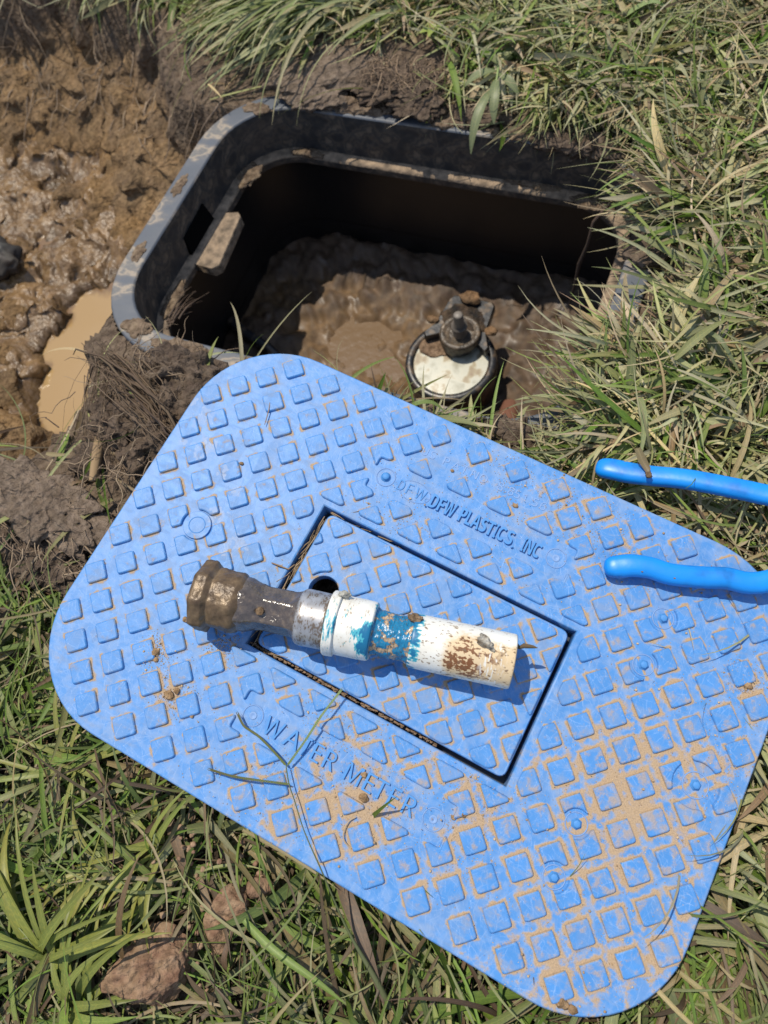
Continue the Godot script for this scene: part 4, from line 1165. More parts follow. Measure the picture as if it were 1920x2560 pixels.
	glue.heightmap_enabled = true; glue.heightmap_texture = noise_tex(0.03, 5, 341, 256); glue.heightmap_scale = 0.12
	part("glued_joint", lathe_x(dense([[5.30, 0.80], [5.46, 0.74], [5.55, 0.67], [6.4, 0.68], [6.58, 0.76], [6.7, 0.79]], 0.04), 80, func(t, an): return lumpy.call(t, an, 0.10)).mesh(), glue, o)
	# pipe stub
	var pt := paint(512, 512, 350, func(t, aa, n, f, s):
		var c: Color = white.lerp(Color(0.60, 0.56, 0.46), clampf(0.5 + n, 0, 1) * 0.5)
		var zone: float = exp(-pow((aa - 0.19) / 0.13, 2.0)) * smoothstep(0.22, 0.45, t)
		c = c.lerp(Color(0.55, 0.38, 0.17), 0.75 * smoothstep(0.1, 0.6, zone + n * 0.4 + f * 0.3) * smoothstep(0.2, 0.4, t))
		var rust: float = smoothstep(0.70, 0.86, zone * 0.85 + n * 0.75 + f * 0.75 + s * 0.3) * smoothstep(0.93, 0.72, t)
		c = c.lerp(Color(0.17, 0.065, 0.02), rust)
		var wiped: float = smoothstep(0.16, 0.3, s) * smoothstep(0.62, 0.72, t) * smoothstep(0.95, 0.85, t)
		c = c.lerp(white, 0.8 * wiped)
		c = c.lerp(Color(0.16, 0.10, 0.055), 0.85 * smoothstep(0.30, 0.45, f + 0.25 * n))
		var bl: float = smoothstep(0.16, 0.0, t) * (0.6 + 0.9 * n + 0.6 * f)
		c = c.lerp(teal, smoothstep(0.25, 0.4, bl))
		return c.lerp(blue1, smoothstep(0.42, 0.55, bl)))
	var pm := mat(Color.WHITE, 0.38, 0.5)
	pm.albedo_texture = pt
	part("pipe_stub", lathe_x(dense([[6.56, 0.70], [6.56, 0.815], [6.6, 0.83], [9.48, 0.83], [9.52, 0.815], [9.52, 0.70], [8.2, 0.69]]), 72, func(t, an): return 1.0 + 0.006 * nz.get_noise_2d(t * 2.0, an * 2.0)).mesh(), pm, o)
	part("peeled_burr", lump_mesh(Vector3(0.30, 0.07, 0.17), 360, 0.6, 5.0, 26, 18, Color(0.5, 0.48, 0.42), Color(0.12, 0.09, 0.06)), M.damp_clod, o, Vector3(8.62, 0.80, -0.26), Basis(Vector3.UP, -0.5))
	part("burr", lump_mesh(Vector3(0.2, 0.09, 0.12), 361, 0.6, 6.0, 22, 16, Color(0.55, 0.55, 0.5), Color(0.35, 0.36, 0.33)), M.damp_clod, o, Vector3(4.42, 0.62, -0.80))
	part("glue_tear", lump_mesh(Vector3(0.22, 0.10, 0.14), 362, 0.7, 6.0, 22, 16, Color(0.30, 0.21, 0.13), Color(0.16, 0.11, 0.07)), M.damp_clod, o, Vector3(6.55, 0.58, -0.55))
	var rt := MB.new()
	rt.tube([Vector3(9.3, 0.34, -0.55), Vector3(9.45, 0.36, -0.45), Vector3(9.62, 0.32, -0.4), Vector3(9.72, 0.34, -0.47), Vector3(9.98, 0.3, -0.5), Vector3(10.12, 0.28, -0.5)], [0.12, 0.10, 0.05, 0.075, 0.05, 0.01], 7, Color(0.10, 0.075, 0.05), Color(0.14, 0.10, 0.06))
	part("root_sliver", rt.mesh(), M.root, o)

# ---------------------------------------------------------------- pliers
func smooth_path(p: Array, n: int) -> Array:
	var out := []
	for k in p.size() - 1:
		var a: Vector3 = p[maxi(k - 1, 0)]; var b: Vector3 = p[k]; var c: Vector3 = p[k + 1]; var d: Vector3 = p[mini(k + 2, p.size() - 1)]
		for j in n: out.append(b.cubic_interpolate(c, a, d, float(j) / n))
	out.append(p[p.size() - 1])
	return out

func handle_mesh(path: Array, up: Vector3, wide: float, thick: float) -> ArrayMesh:
	var mb := MB.new()
	var rings := []
	var n := path.size()
	for k in n:
		var t: Vector3 = (path[mini(k + 1, n - 1)] - path[maxi(k - 1, 0)]).normalized()
		var side := t.cross(up).normalized()
		var nn := side.cross(t).normalized()
		var s := clampf(k / 5.0, 0.0, 1.0)
		var e := sqrt(1.0 - pow(1.0 - s, 2.0)) * 0.97 + 0.03
		if k > n - 6: e *= clampf((n - 1 - k) / 5.0, 0.2, 1.0)
		var w := wide * e * (1.0 + 0.08 * exp(-pow((k - 9) / 6.0, 2.0)))
		var ring := []
		for j in 20:
			var an := PI2 * j / 20
			var cx := signf(cos(an)) * pow(absf(cos(an)), 0.8); var sx := signf(sin(an)) * pow(absf(sin(an)), 0.8)
			ring.append(path[k] + side * cx * w * 0.5 + nn * sx * thick * 0.5 * e)
		rings.append(ring)
	mb.loft(rings, true, Color.WHITE, true, true)
	return mb.mesh()

func build_pliers() -> void:
	var o := thing("pliers", "slip joint pliers with two bright blue dipped grips, one grip on the lid", "pliers", Vector3(26.5, 2.6, 9.2))
	var at := Vector3(-26.5, -2.6, -9.2)
	var h1 := []
	for e in [[14.28, -0.34, 0.30], [14.65, -0.54, 0.36], [14.97, -0.73, 0.42], [15.5, -0.91, 0.46], [16.12, -1.0, 0.48], [16.95, -1.32, 0.5], [17.53, -1.58, 0.55], [18.72, -2.09, 0.62]]:
		h1.append(pl(e[0], e[1], e[2]) + at)
	h1.append(Vector3(20.2, 2.75, 9.55) + at); h1.append(Vector3(22.6, 2.9, 9.5) + at)
	var h2 := []
	for e in [[11.95, 1.75, 9.2], [12.4, 1.9, 9.2], [13.1, 1.95, 9.18], [13.8, 2.0, 9.1], [14.9, 2.1, 8.95], [16.5, 2.2, 8.88], [17.4, 2.25, 8.86], [20.0, 2.45, 8.75], [22.6, 2.55, 8.9]]:
		h2.append(Vector3(e[0], e[1], e[2]) + at)
	part("grip", handle_mesh(smooth_path(h1, 6), PN, 0.66, 0.52), M.grip, o)
	part("grip", handle_mesh(smooth_path(h2, 6), Vector3.UP, 0.68, 0.5), M.grip, o)
	var j := MB.new()
	j.tube([Vector3(-4.1, 0.2, 0.3), Vector3(-2.0, 0.2, 0.2), Vector3(0.6, 0.1, 0.0)], [0.25, 0.34, 0.42], 10)
	part("arm", j.mesh(), M.steel, o)
	var j2 := MB.new()
	j2.tube([Vector3(-4.1, 0.0, -0.25), Vector3(-2.0, 0.0, -0.1), Vector3(0.6, 0.05, 0.05)], [0.25, 0.34, 0.42], 10)
	part("arm", j2.mesh(), M.steel, o)
	for s in [-1.0, 1.0]:
		var jw := MB.new()
		jw.tube([Vector3(0.4, 0.05, 0.0), Vector3(1.4, 0.1, 0.35 * s), Vector3(2.6, 0.1, 0.3 * s), Vector3(3.4, 0.1, 0.12 * s)], [0.36, 0.34, 0.28, 0.16], 10)
		part("jaw", jw.mesh(), M.steel, o)
	part("pivot", lathe_y([[0.3, -0.5], [0.3, 0.5], [0.22, 0.56], [0.001, 0.56]], 16).mesh(), M.steel, o)
	for e in [[16.2, -0.86, 0.74, 0.05], [15.3, -0.62, 0.70, 0.035], [17.1, -1.5, 0.78, 0.04], [14.5, -0.3, 0.52, 0.06]]:
		part("mud_speck", lump_mesh(Vector3(e[3], e[3] * 0.4, e[3] * 0.7), 372, 0.5, 9.0, 10, 7, Color(0.2, 0.14, 0.09), Color(0.3, 0.21, 0.13)), M.clod, o, pl(e[0], e[1], e[2] - 0.03) + at)
	# dead leaf over the upper grip
	var lf := MB.new()
	blade_into(lf, [Vector3(13.05, 2.55, 8.55), Vector3(13.3, 2.42, 8.85), Vector3(13.55, 2.33, 9.1), Vector3(13.62, 2.36, 9.3)], Vector3(0.6, 0.2, -0.5), [0.10, 0.14, 0.10, 0.03], Color(0.27, 0.23, 0.13), Color(0.24, 0.17, 0.11))
	var lo := thing("dead_leaf", "dry folded leaf lying across the upper blue grip", "leaf", Vector3(13.3, 2.4, 8.9))
	part("blade", lf.mesh(), M.leaf, lo, Vector3(-13.3, -2.4, -8.9))
	part("husk", lump_mesh(Vector3(0.13, 0.1, 0.12), 371, 0.7, 5.0, 14, 10, Color(0.30, 0.21, 0.13), Color(0.2, 0.14, 0.09)), M.clod, lo, Vector3(0.33, -0.04, 0.42))

# ---------------------------------------------------------------- plants
func blade_into(mb: MB, path: Array, side: Vector3, widths: Array, c1: Color, c2: Color, fold := 0.3) -> void:
	var n := path.size()
	var f := mb.v.size()
	for k in n:
		var t: Vector3 = (path[mini(k + 1, n - 1)] - path[maxi(k - 1, 0)]).normalized()
		var s := (side - t * side.dot(t)).normalized()
		var nn := s.cross(t).normalized()
		if nn.y < 0.0: nn = -nn
		var w: float = widths[k]
		var c := c1.lerp(c2, float(k) / (n - 1))
		var a := float(k) / (n - 1)
		mb.vert(path[k] - s * w + nn * w * fold, Vector2(0.02, a), c)
		mb.vert(path[k], Vector2(0.5, a), c * 1.08)
		mb.vert(path[k] + s * w + nn * w * fold, Vector2(0.98, a), c)
	for k in n - 1:
		var q := f + k * 3
		mb.quad(q, q + 1, q + 4, q + 3)
		mb.quad(q + 1, q + 2, q + 5, q + 4)

func blade_path(a0: float, a1: float, length: float, sway: float, kink: float, n: int) -> Array:
	var p := Vector3.ZERO
	var out := [p]
	var yaw := 0.0
	for k in n:
		var t := (k + 0.5) / n
		var pitch := lerpf(a0, a1, t)
		if kink > 0.0 and t > kink: pitch = a1
		yaw += sway / n
		p += Vector3(cos(pitch) * cos(yaw), sin(pitch), cos(pitch) * sin(yaw)) * length / n
		out.append(p)
	return out

func blade_width(w: float, n: int) -> Array:
	var out := []
	for k in n + 1:
		var t := float(k) / n
		out.append(w * 0.5 * (0.65 + 0.35 * smoothstep(0.0, 0.25, t)) * (1.0 - pow(t, 2.6)) + 0.004)
	return out

func blade_variants() -> Array:
	var out := []
	var defs := [[0.35, -0.25, 4.2, 0.15, 0.5, 0.0], [0.6, -0.5, 4.6, 0.13, -0.4, 0.0], [0.15, -0.08, 5.0, 0.17, 0.25, 0.0], [0.9, -0.6, 4.0, 0.12, 0.3, 0.0], [0.5, -0.35, 3.2, 0.24, -0.3, 0.0], [0.25, -0.3, 3.0, 0.30, 0.4, 0.0], [0.7, -0.75, 3.6, 0.14, 0.2, 0.45], [0.2, 0.1, 2.6, 0.10, -0.7, 0.0], [0.4, -0.2, 5.4, 0.07, 1.1, 0.0], [1.0, 0.2, 2.8, 0.12, 0.4, 0.0], [0.1, -0.05, 3.4, 0.20, -0.2, 0.0], [0.45, -0.45, 2.2, 0.18, 0.5, 0.3], [0.22, -0.12, 5.6, 0.08, 0.5, 0.0], [0.3, -0.2, 5.6, 0.08, 0.9, 0.0], [0.12, -0.05, 5.0, 0.05, -1.2, 0.0], [0.18, -0.1, 4.6, 0.11, -0.4, 0.0], [0.2, -0.2, 3.6, 0.34, 0.3, 0.0], [0.12, -0.02, 2.4, 0.27, -0.2, 0.0], [0.45, -0.6, 4.2, 0.30, 0.2, 0.0], [0.06, -0.06, 1.6, 0.16, 0.2, 0.0], [0.1, 0.0, 1.2, 0.13, -0.3, 0.0], [0.08, -0.1, 2.0, 0.20, 0.5, 0.5]]
	for d in defs:
		var mb := MB.new()
		blade_into(mb, blade_path(d[0], d[1], d[2], d[4], d[5], 9), Vector3(0, 0, 1), blade_width(d[3] * 1.35, 9), Color(0.92, 0.92, 0.9), Color(1, 1, 1), 0.25)
		out.append(mb.mesh())
	return out

var lid_poly := PackedVector2Array()   # the lid seen from above, drawn in a little

func grass_at(x: float, z: float) -> float:
	var p := Vector2(x, z)
	if absf(x) < 11.9 and absf(z) < 8.6: return 0.0
	if x < -8.0 and Geometry2D.is_point_in_polygon(p, pit_poly): return 0.0
	if Geometry2D.is_point_in_polygon(p, lid_poly): return 0.0
	var g := 1.0
	if x < 0.5 and z > 8.0 and z < 15.0: g = 0.04
	if x < -2.0 and x > -13.5 and z >= 15.0 and z < 18.8: g = 0.05
	if pow((x - 3.9) / 1.7, 2.0) + pow((z - 28.6) / 1.5, 2.0) < 1.0 or pow((x - 5.7) / 1.0, 2.0) + pow((z - 26.3) / 1.5, 2.0) < 1.0: g = 0.1
	if x > 11.0 and x < 13.2 and z > -3.2 and z < 3.0: g = 0.12
	if x >= 13.2 and x < 15.5 and z > -3.6 and z < -0.8: g = 0.25
	if z > 8.0 and z < 10.6 and x > 0.5 and x < 9.5: g = 0.3
	# bare bank behind the far rim
	if z < -8.0 and z > -13.5 and x < 0.5: g *= 0.05 + 0.95 * smoothstep(-1.2, 0.6, x + 0.25 * (z + 10.0)) + 0.6 * smoothstep(-11.2, -13.2, z)
	if x < -9.0 and z < -4.0 and z > -14.0: g *= 0.25
	if z < -8.0 and z > -9.6 and x < 4.0: g *= 0.25
	return g

const DUSTY := [[0.38, 0.39, 0.22], [0.44, 0.43, 0.27], [0.30, 0.33, 0.14], [0.50, 0.45, 0.30], [0.22, 0.30, 0.085], [0.52, 0.43, 0.28], [0.16, 0.26, 0.045], [0.35, 0.38, 0.18], [0.41, 0.41, 0.25], [0.26, 0.19, 0.12]]
const GREEN := [[0.17, 0.235, 0.07], [0.22, 0.28, 0.09], [0.26, 0.30, 0.13], [0.13, 0.21, 0.04], [0.31, 0.32, 0.17], [0.18, 0.28, 0.055], [0.34, 0.29, 0.17], [0.22, 0.26, 0.11], [0.15, 0.105, 0.07], [0.20, 0.15, 0.10]]

func build_grass() -> void:
	for q in lid_outline(-1.5, 4):
		var w := pl(q.x, q.y)
		lid_poly.append(Vector2(w.x, w.z))
	var variants := blade_variants()
	var groups := [["lawn_grass", "flattened dusty grass on the bank right of and behind the box", DUSTY, []], ["front_grass", "greener trampled grass in front of and around the lid", GREEN, []], ["outer_grass", "grass of the wider lawn round the dig", DUSTY, []]]
	for g in groups:
		for v in variants: g[3].append([[], []])
	var put := func(x: float, y: float, z: float, yaw: float, tilt: float, roll: float, sc: float, g: int) -> void:
		var v := rng.randi() % variants.size()
		var b := Basis(Vector3.UP, yaw) * Basis(Vector3(0, 0, 1), tilt) * Basis(Vector3.RIGHT, roll)
		b = b.scaled_local(Vector3(sc, sc, sc * rng.randf_range(0.65, 1.2)))
		groups[g][3][v][0].append(Transform3D(b, Vector3(x, y, z) * U))
		var pal: Array = groups[g][2]
		var c: Array = pal[rng.randi() % pal.size()]
		if v % 7 == 5 and g < 2 and rng.randf() < 0.5: c = pal[5]
		var k := rng.randf_range(0.72, 1.4) * (1.0 + 0.35 * n_mid.get_noise_2d(x * 0.5 + 77, z * 0.5))
		groups[g][3][v][1].append(Color(c[0] * k * rng.randf_range(0.92, 1.08), c[1] * k, c[2] * k * rng.randf_range(0.85, 1.15)))
	for k in 88000:
		var x := rng.randf_range(-26.0, 27.0); var z := rng.randf_range(-21.0, 36.0)
		var keep := grass_at(x, z)
		if rng.randf() > keep: continue
		var clump := 0.5 + 0.9 * n_mid.get_noise_2d(x * 0.9 + 300, z * 0.9)
		var front := z > 15.5 + 0.25 * x * (1.0 if x < 9.0 else 0.0) and (x < 9.0 or z > 20.0)
		if rng.randf() > (0.45 if front else 0.62) + clump * 0.6: continue
		var y := ground_y(x, z) + 0.05 + rng.randf() * rng.randf() * 1.3
		# the mat leans this way and that, patch by patch
		var yaw := 2.6 * n_low.get_noise_2d(x * 1.3 + 50, z * 1.3) * PI + rng.randfn(0, 0.9)
		put.call(x, y, z, yaw, rng.randfn(-0.06, 0.22), rng.randfn(0, 0.6), rng.randf_range(0.42, 0.95), 1 if front else 0)
	# blades that hang over the box's right end, its far edge and its near edge
	for k in 1500:
		var z := rng.randf_range(-9.0, 8.0)
		if z > -3.0 and z < 3.0 and rng.randf() < 0.96: continue
		var x := rng.randf_range(11.6, 14.2) + (0.8 if absf(z) < 3.0 else -0.3)
		put.call(x, 0.35 + rng.randf() * 0.9, z, PI + rng.randfn(0, 0.7), rng.randfn(0.1, 0.25), rng.randfn(0, 0.5), rng.randf_range(0.5, 0.95), 0)
	for k in 750:
		var x := rng.randf_range(4.5, 13.0)
		var z := -8.7 - rng.randf() * 1.6 + 0.6 * smoothstep(8.0, 12.0, x)
		put.call(x, 0.6 + rng.randf() * 0.8, z, -PI * 0.5 + rng.randfn(0, 0.8), rng.randfn(0.0, 0.3), rng.randfn(0, 0.5), rng.randf_range(0.4, 0.75), 0)
	for k in 200:
		var x := rng.randf_range(1.5, 12.5)
		put.call(x, 0.4 + rng.randf() * 0.5, rng.randf_range(8.3, 10.0), rng.randf() * PI2, rng.randfn(0.05, 0.25), rng.randfn(0, 0.5), rng.randf_range(0.35, 0.75), 0)
	for k in 26000:
		var r := rng.randf_range(24.0, 95.0); var an := rng.randf() * PI2
		var x := r * cos(an); var z := r * sin(an) + 6.0
		if x > -26.0 and x < 27.0 and z > -21.0 and z < 36.0: continue
		if x < -8.0 and Geometry2D.is_point_in_polygon(Vector2(x, z), pit_poly): continue
		put.call(x, 0.0 + rng.randf() * 0.6, z, rng.randf() * PI2, rng.randfn(0.0, 0.25), rng.randfn(0, 0.6), rng.randf_range(0.8, 1.5), 2)
	for g in groups:
		var o := Node3D.new()
		o.name = g[0]
		add_child(o)
		tag(o, g[1], "grass", "", "stuff")
		for k in variants.size():
			if g[3][k][0].size(): multi("blades" if k == 0 else "blades_%03d" % k, variants[k], M.grass, g[3][k][0], g[3][k][1], o)

func build_plants() -> void:
	# long grass flopped over the pit's bank
	var o := thing("long_grass", "long pale grass clump flopped over the pit's far bank", "grass clump", Vector3(-8.6, 1.2, -13.6))
	var mb := MB.new()
	for k in 430:
		var from := Vector3(rng.randfn(0.6, 1.5), rng.randf_range(-0.2, 0.3), rng.randfn(-0.4, 0.9))
		var yaw := PI + 0.5 + rng.randfn(0, 0.34)      # off to the left and forward
		var L := rng.randf_range(3.5, 8.6)
		var p := blade_path(rng.randf_range(0.1, 0.75), rng.randf_range(-0.9, -0.25), L, rng.randfn(0, 0.45), 0.0, 11)
		var b := Basis(Vector3.UP, yaw)
		var path := []
		for q in p: path.append(from + b * q)
		var pal: Array = [[0.34, 0.38, 0.19], [0.43, 0.45, 0.26], [0.26, 0.33, 0.12], [0.48, 0.44, 0.28], [0.21, 0.27, 0.09]][rng.randi() % 5]
		var c := Color(pal[0], pal[1], pal[2])
		blade_into(mb, path, b * Vector3(0, rng.randfn(0, 0.5), 1), blade_width(rng.randf_range(0.09, 0.25) * (1.6 if k % 23 == 0 else 1.0), 11), c * 0.9, c)
	part("strands", mb.mesh(), M.grass, o).set_meta("kind", "stuff")
	# tufts with blades one can count
	var tufts := [
		["green grass tuft with a pale crown below the lid's long edge", Vector3(2.5, 0.3, 25.7), 13, 3.2, 0.27, 0.0, PI2, [0.21, 0.29, 0.06], [0.42, 0.46, 0.14], 0.9],
		["second pale crowned grass tuft left of the first one", Vector3(1.1, 0.3, 26.7), 10, 2.9, 0.25, 1.5, 3.6, [0.22, 0.28, 0.07], [0.44, 0.45, 0.16], 0.7],
		["big upright green grass tuft left of the large clay clod", Vector3(0.6, 0.3, 29.6), 16, 4.6, 0.34, 0.4, 2.6, [0.22, 0.31, 0.075], [0.34, 0.40, 0.11], 1.05],
		["long bladed green tuft in front of the large clay clod", Vector3(2.2, 0.3, 30.4), 12, 3.8, 0.30, 0.3, 2.2, [0.20, 0.29, 0.065], [0.33, 0.38, 0.11], 1.0],
		["yellow green grass tuft left of the muddy front edge", Vector3(-1.6, 0.3, 24.6), 11, 3.6, 0.24, 0.0, PI2, [0.22, 0.28, 0.08], [0.36, 0.39, 0.13], 0.6],
		["broad green crabgrass tuft over the far rim", Vector3(6.3, 0.9, -8.8), 11, 2.7, 0.33, 3.4, 4.6, [0.18, 0.29, 0.09], [0.27, 0.34, 0.13], 0.45],
		["green grass tuft at the lid's lower right corner", Vector3(12.6, 0.3, 27.0), 12, 3.6, 0.36, 0.0, PI2, [0.15, 0.22, 0.06], [0.24, 0.29, 0.10], 0.5],
	]
	for t in tufts:
		var g := thing("grass_tuft", t[0], "grass tuft", t[1], Basis.IDENTITY, "grass tufts that stand out of the lawn")
		for k in t[2]:
			var m := MB.new()
			var yaw: float = t[5] + t[6] * rng.randf()
			var L: float = t[3] * rng.randf_range(0.65, 1.15)
			var p := blade_path(t[9] * rng.randf_range(0.5, 1.4), rng.randf_range(-0.9, 0.1), L, rng.randfn(0, 0.5), 0.0, 11)
			var b := Basis(Vector3.UP, yaw)
			var path := []
			var from := Vector3(rng.randfn(0, 0.18), 0, rng.randfn(0, 0.18))
			for q in p: path.append(from + b * q)
			var c := Color(t[7][0] * rng.randf_range(0.9, 1.5), t[7][1], t[7][2]) * rng.randf_range(0.55, 1.1)
			blade_into(m, path, b * Vector3(0, rng.randfn(0, 0.3), 1), blade_width(t[4] * rng.randf_range(0.45, 1.0), 11), Color(t[8][0], t[8][1], t[8][2]), c, 0.35)
			part("blade", m.mesh(), M.leaf, g)
	# broad leaved weed hanging over the far rim
	var w := thing("broadleaf_weed", "grey green broad leaved weed drooping over the far rim", "weed", Vector3(2.4, 0.9, -9.4))
	var stem := MB.new()
	stem.tube([Vector3(-0.2, 0.0, -0.8), Vector3(0.1, 0.9, -0.2), Vector3(0.3, 1.0, 0.6), Vector3(0.35, 0.6, 1.4)], [0.06, 0.06, 0.05, 0.04], 6, Color(0.20, 0.26, 0.10), Color(0.24, 0.30, 0.12))
	part("stem", stem.mesh(), M.stem, w)
	for e in [[0.3, 0.9, 0.6, -1.45, -1.1, 2.3, 0.46], [0.35, 0.75, 1.0, -1.8, -1.3, 3.4, 0.44], [0.1, 0.8, 0.0, -2.6, -0.9, 1.7, 0.5], [0.25, 0.9, 0.3, -0.7, -0.9, 1.5, 0.42], [0.0, 0.7, -0.6, 2.7, -0.3, 1.5, 0.5], [0.0, 0.6, -0.8, 1.2, -0.2, 1.3, 0.42]]:
		var m := MB.new()
		var b := Basis(Vector3.UP, e[3])
		var path := []
		for q in blade_path(0.35, e[4], e[5], rng.randfn(0, 0.3), 0.0, 10): path.append(Vector3(e[0], e[1], e[2]) + b * q)
		var ws := []
		for k in 11: ws.append(e[6] * 0.5 * pow(sin(PI * clampf(k / 10.0, 0.03, 0.985)), 0.8) + 0.012)
		blade_into(m, path, b * Vector3(0, 0, 1), ws, Color(0.22, 0.27, 0.13), Color(0.27, 0.31, 0.18), 0.3)
		part("leaf", m.mesh(), M.leaf, w)
	# small bright seedling
	var s := thing("seedling", "small bright yellow green seedling in the far bank's soil", "seedling", Vector3(-1.3, 1.0, -11.6))
	for k in 7:
		var m := MB.new()
		var b := Basis(Vector3.UP, PI2 * k / 7.0 + rng.randfn(0, 0.2))
		var path := []
		for q in blade_path(0.8, -0.3, rng.randf_range(0.7, 1.05), 0.0, 0.0, 7): path.append(Vector3(0, 0.2 + 0.12 * k, 0) + b * q)
		var ws := []
		for j in 8: ws.append(0.19 * sin(PI * clampf(j / 7.0, 0.06, 0.97)) + 0.01)
		blade_into(m, path, b * Vector3(0, 0, 1), ws, Color(0.26, 0.36, 0.07), Color(0.36, 0.44, 0.11), 0.3)
		part("leaf", m.mesh(), M.leaf, s)
	# long loose blades one sees singly
	for e in [["long yellow green blade slanting over the box's right rim", [Vector3(8.9, 0.9, -4.2), Vector3(10.2, 1.5, -2.7), Vector3(11.6, 1.6, -1.3), Vector3(13.4, 1.3, 0.4), Vector3(14.6, 0.9, 1.5)], 0.16, [0.27, 0.34, 0.11]],
		["broad dusty leaf lying across the top of the lawn", [Vector3(3.6, 1.6, -13.5), Vector3(6.3, 1.9, -14.6), Vector3(9.0, 1.6, -15.4)], 0.50, [0.34, 0.38, 0.22]],
		["second broad dusty leaf, just below the first", [Vector3(4.6, 1.5, -13.2), Vector3(6.9, 1.8, -13.0), Vector3(9.6, 1.5, -12.9)], 0.46, [0.37, 0.38, 0.24]],
		["light green broad leaf arching beside the dusty leaves", [Vector3(7.0, 1.7, -13.6), Vector3(8.3, 2.3, -14.2), Vector3(9.6, 1.8, -14.0)], 0.44, [0.30, 0.40, 0.18]],
		["long dry blade standing in the far right grass", [Vector3(9.6, 1.2, -12.2), Vector3(10.6, 2.2, -10.0), Vector3(12.0, 1.7, -8.0)], 0.26, [0.42, 0.43, 0.28]],
		["thick pale stem lying in the grass below the lid", [Vector3(6.2, 1.1, 26.2), Vector3(7.4, 1.3, 26.5), Vector3(8.8, 1.3, 26.7), Vector3(9.8, 1.2, 26.9)], 0.19, [0.20, 0.30, 0.07]],
		["single green blade standing at the near rim right of the lid's top", [Vector3(3.3, 0.8, 8.9), Vector3(3.5, 1.5, 8.4), Vector3(3.75, 2.3, 7.9)], 0.20, [0.14, 0.24, 0.05]],
		["curled green blade on the near rim right of the single blade", [Vector3(4.6, 0.8, 8.9), Vector3(5.0, 1.5, 8.5), Vector3(5.6, 1.5, 8.2), Vector3(6.2, 1.2, 8.3)], 0.22, [0.20, 0.28, 0.09]]]:
		var m := MB.new()
		var path := smooth_path(e[1], 5)
		blade_into(m, path, Vector3(0.3, 0.2, 1) if absf(e[1][0].x - e[1][-1].x) > 1.0 else Vector3(1, 0, 0.2), blade_width(e[2] * 1.2, path.size() - 1), Color(e[3][0], e[3][1], e[3][2]) * 1.1, Color(e[3][0], e[3][1], e[3][2]), 0.35)
		tag(part("loose_grass", m.mesh(), M.leaf, self), e[0], "grass blade", "loose blades lying on the grass")
	# the grass flower head that lies on the lid
	var f := thing("grass_flower_head", "three fingered green grass flower head lying over the lid's near edge", "grass stalk", pl(9.85, 10.5, 0.4))
	var off := -pl(9.85, 10.5, 0.4)
	var stk := MB.new()
	var pth := [Vector3(10.9, 0.7, 26.6), Vector3(10.3, 1.2, 26.0), Vector3(9.2, 1.8, 25.1), pl(10.71, 11.08, 0.35), pl(9.85, 10.49, 0.33), pl(9.18, 9.9, 0.35), pl(8.85, 9.62, 0.36), pl(8.51, 9.25, 0.27)]
	for k in pth.size(): pth[k] += off
	stk.tube(smooth_path(pth, 4), [0.10, 0.10, 0.10, 0.09, 0.08, 0.07, 0.06, 0.045, 0.036, 0.03, 0.026, 0.023, 0.02, 0.019, 0.018, 0.017, 0.016], 6, Color(0.10, 0.11, 0.055), Color(0.09, 0.115, 0.04))
	part("stem", stk.mesh(), M.stem, f)
	var fingers := [[[8.52, 9.24, 0.45], [8.0, 9.06, 0.6], [7.36, 8.9, 0.62], [6.85, 8.86, 0.55], [6.51, 8.68, 0.45]], [[8.52, 9.24, 0.45], [8.67, 8.33, 0.75], [8.75, 7.54, 0.85], [8.91, 6.63, 0.8]], [[8.85, 9.62, 0.4], [7.99, 9.95, 0.55], [7.27, 10.21, 0.55], [6.59, 10.37, 0.5]]]
	for e in fingers:
		var m := MB.new()
		var path := []
		for q in e: path.append(pl(q[0], q[1], q[2] * 0.55) + off)
		path = smooth_path(path, 14)
		var light: bool = e == fingers[1]
		var c1 := Color(0.14, 0.18, 0.06); var c2 := Color(0.10, 0.095, 0.045) if not light else Color(0.22, 0.28, 0.12)
		m.tube(path, [0.010], 5, c1, c2)
		for k in range(1, path.size() - 1):
			for sgn in [-1.0, 1.0]:
				var t: Vector3 = (path[k + 1] - path[k]).normalized()
				var sd: Vector3 = t.cross(PN).normalized() * sgn
				m.tube([path[k], path[k] + (t * 0.07 + sd * 0.026), path[k] + (t * 0.14 + sd * 0.02)], [0.006, 0.012, 0.003], 4, c1.lerp(c2, float(k) / path.size()), c2)
		part("spike", m.mesh(), M.stem, f)
	# a pale curl of root and a twig on the lid
	var cr := MB.new()
	cr.tube(smooth_path([pl(10.95, 9.50, 0.06), pl(10.82, 9.7, 0.08), pl(10.82, 10.0, 0.1), pl(10.95, 10.2, 0.1), pl(11.2, 10.27, 0.08), pl(11.42, 10.17, 0.06)], 4), [0.018], 5, Color(0.40, 0.30, 0.19), Color(0.36, 0.27, 0.17))
	tag(part("root_curl", cr.mesh(), M.root, self), "pale curled rootlet on the lid's near edge", "root")
	var tw := MB.new()
	tw.tube([pl(2.05, -0.62, 0.1), pl(2.18, -0.35, 0.12), pl(2.25, -0.1, 0.11), pl(2.32, 0.18, 0.1)], [0.012, 0.018, 0.02, 0.012], 5, Color(0.33, 0.25, 0.18), Color(0.2, 0.14, 0.1))
	tag(part("twig", tw.mesh(), M.root, self), "thin brown twig among the treads near the lid's top corner", "twig")
	# sedge flowers in the right hand grass
	var sm := lump_mesh(Vector3(1, 0.9, 1), 380, 0.5, 3.0, 10, 7, Color(1, 1, 1), Color(0.7, 0.7, 0.7))
	var pl2 := []; var tn := []
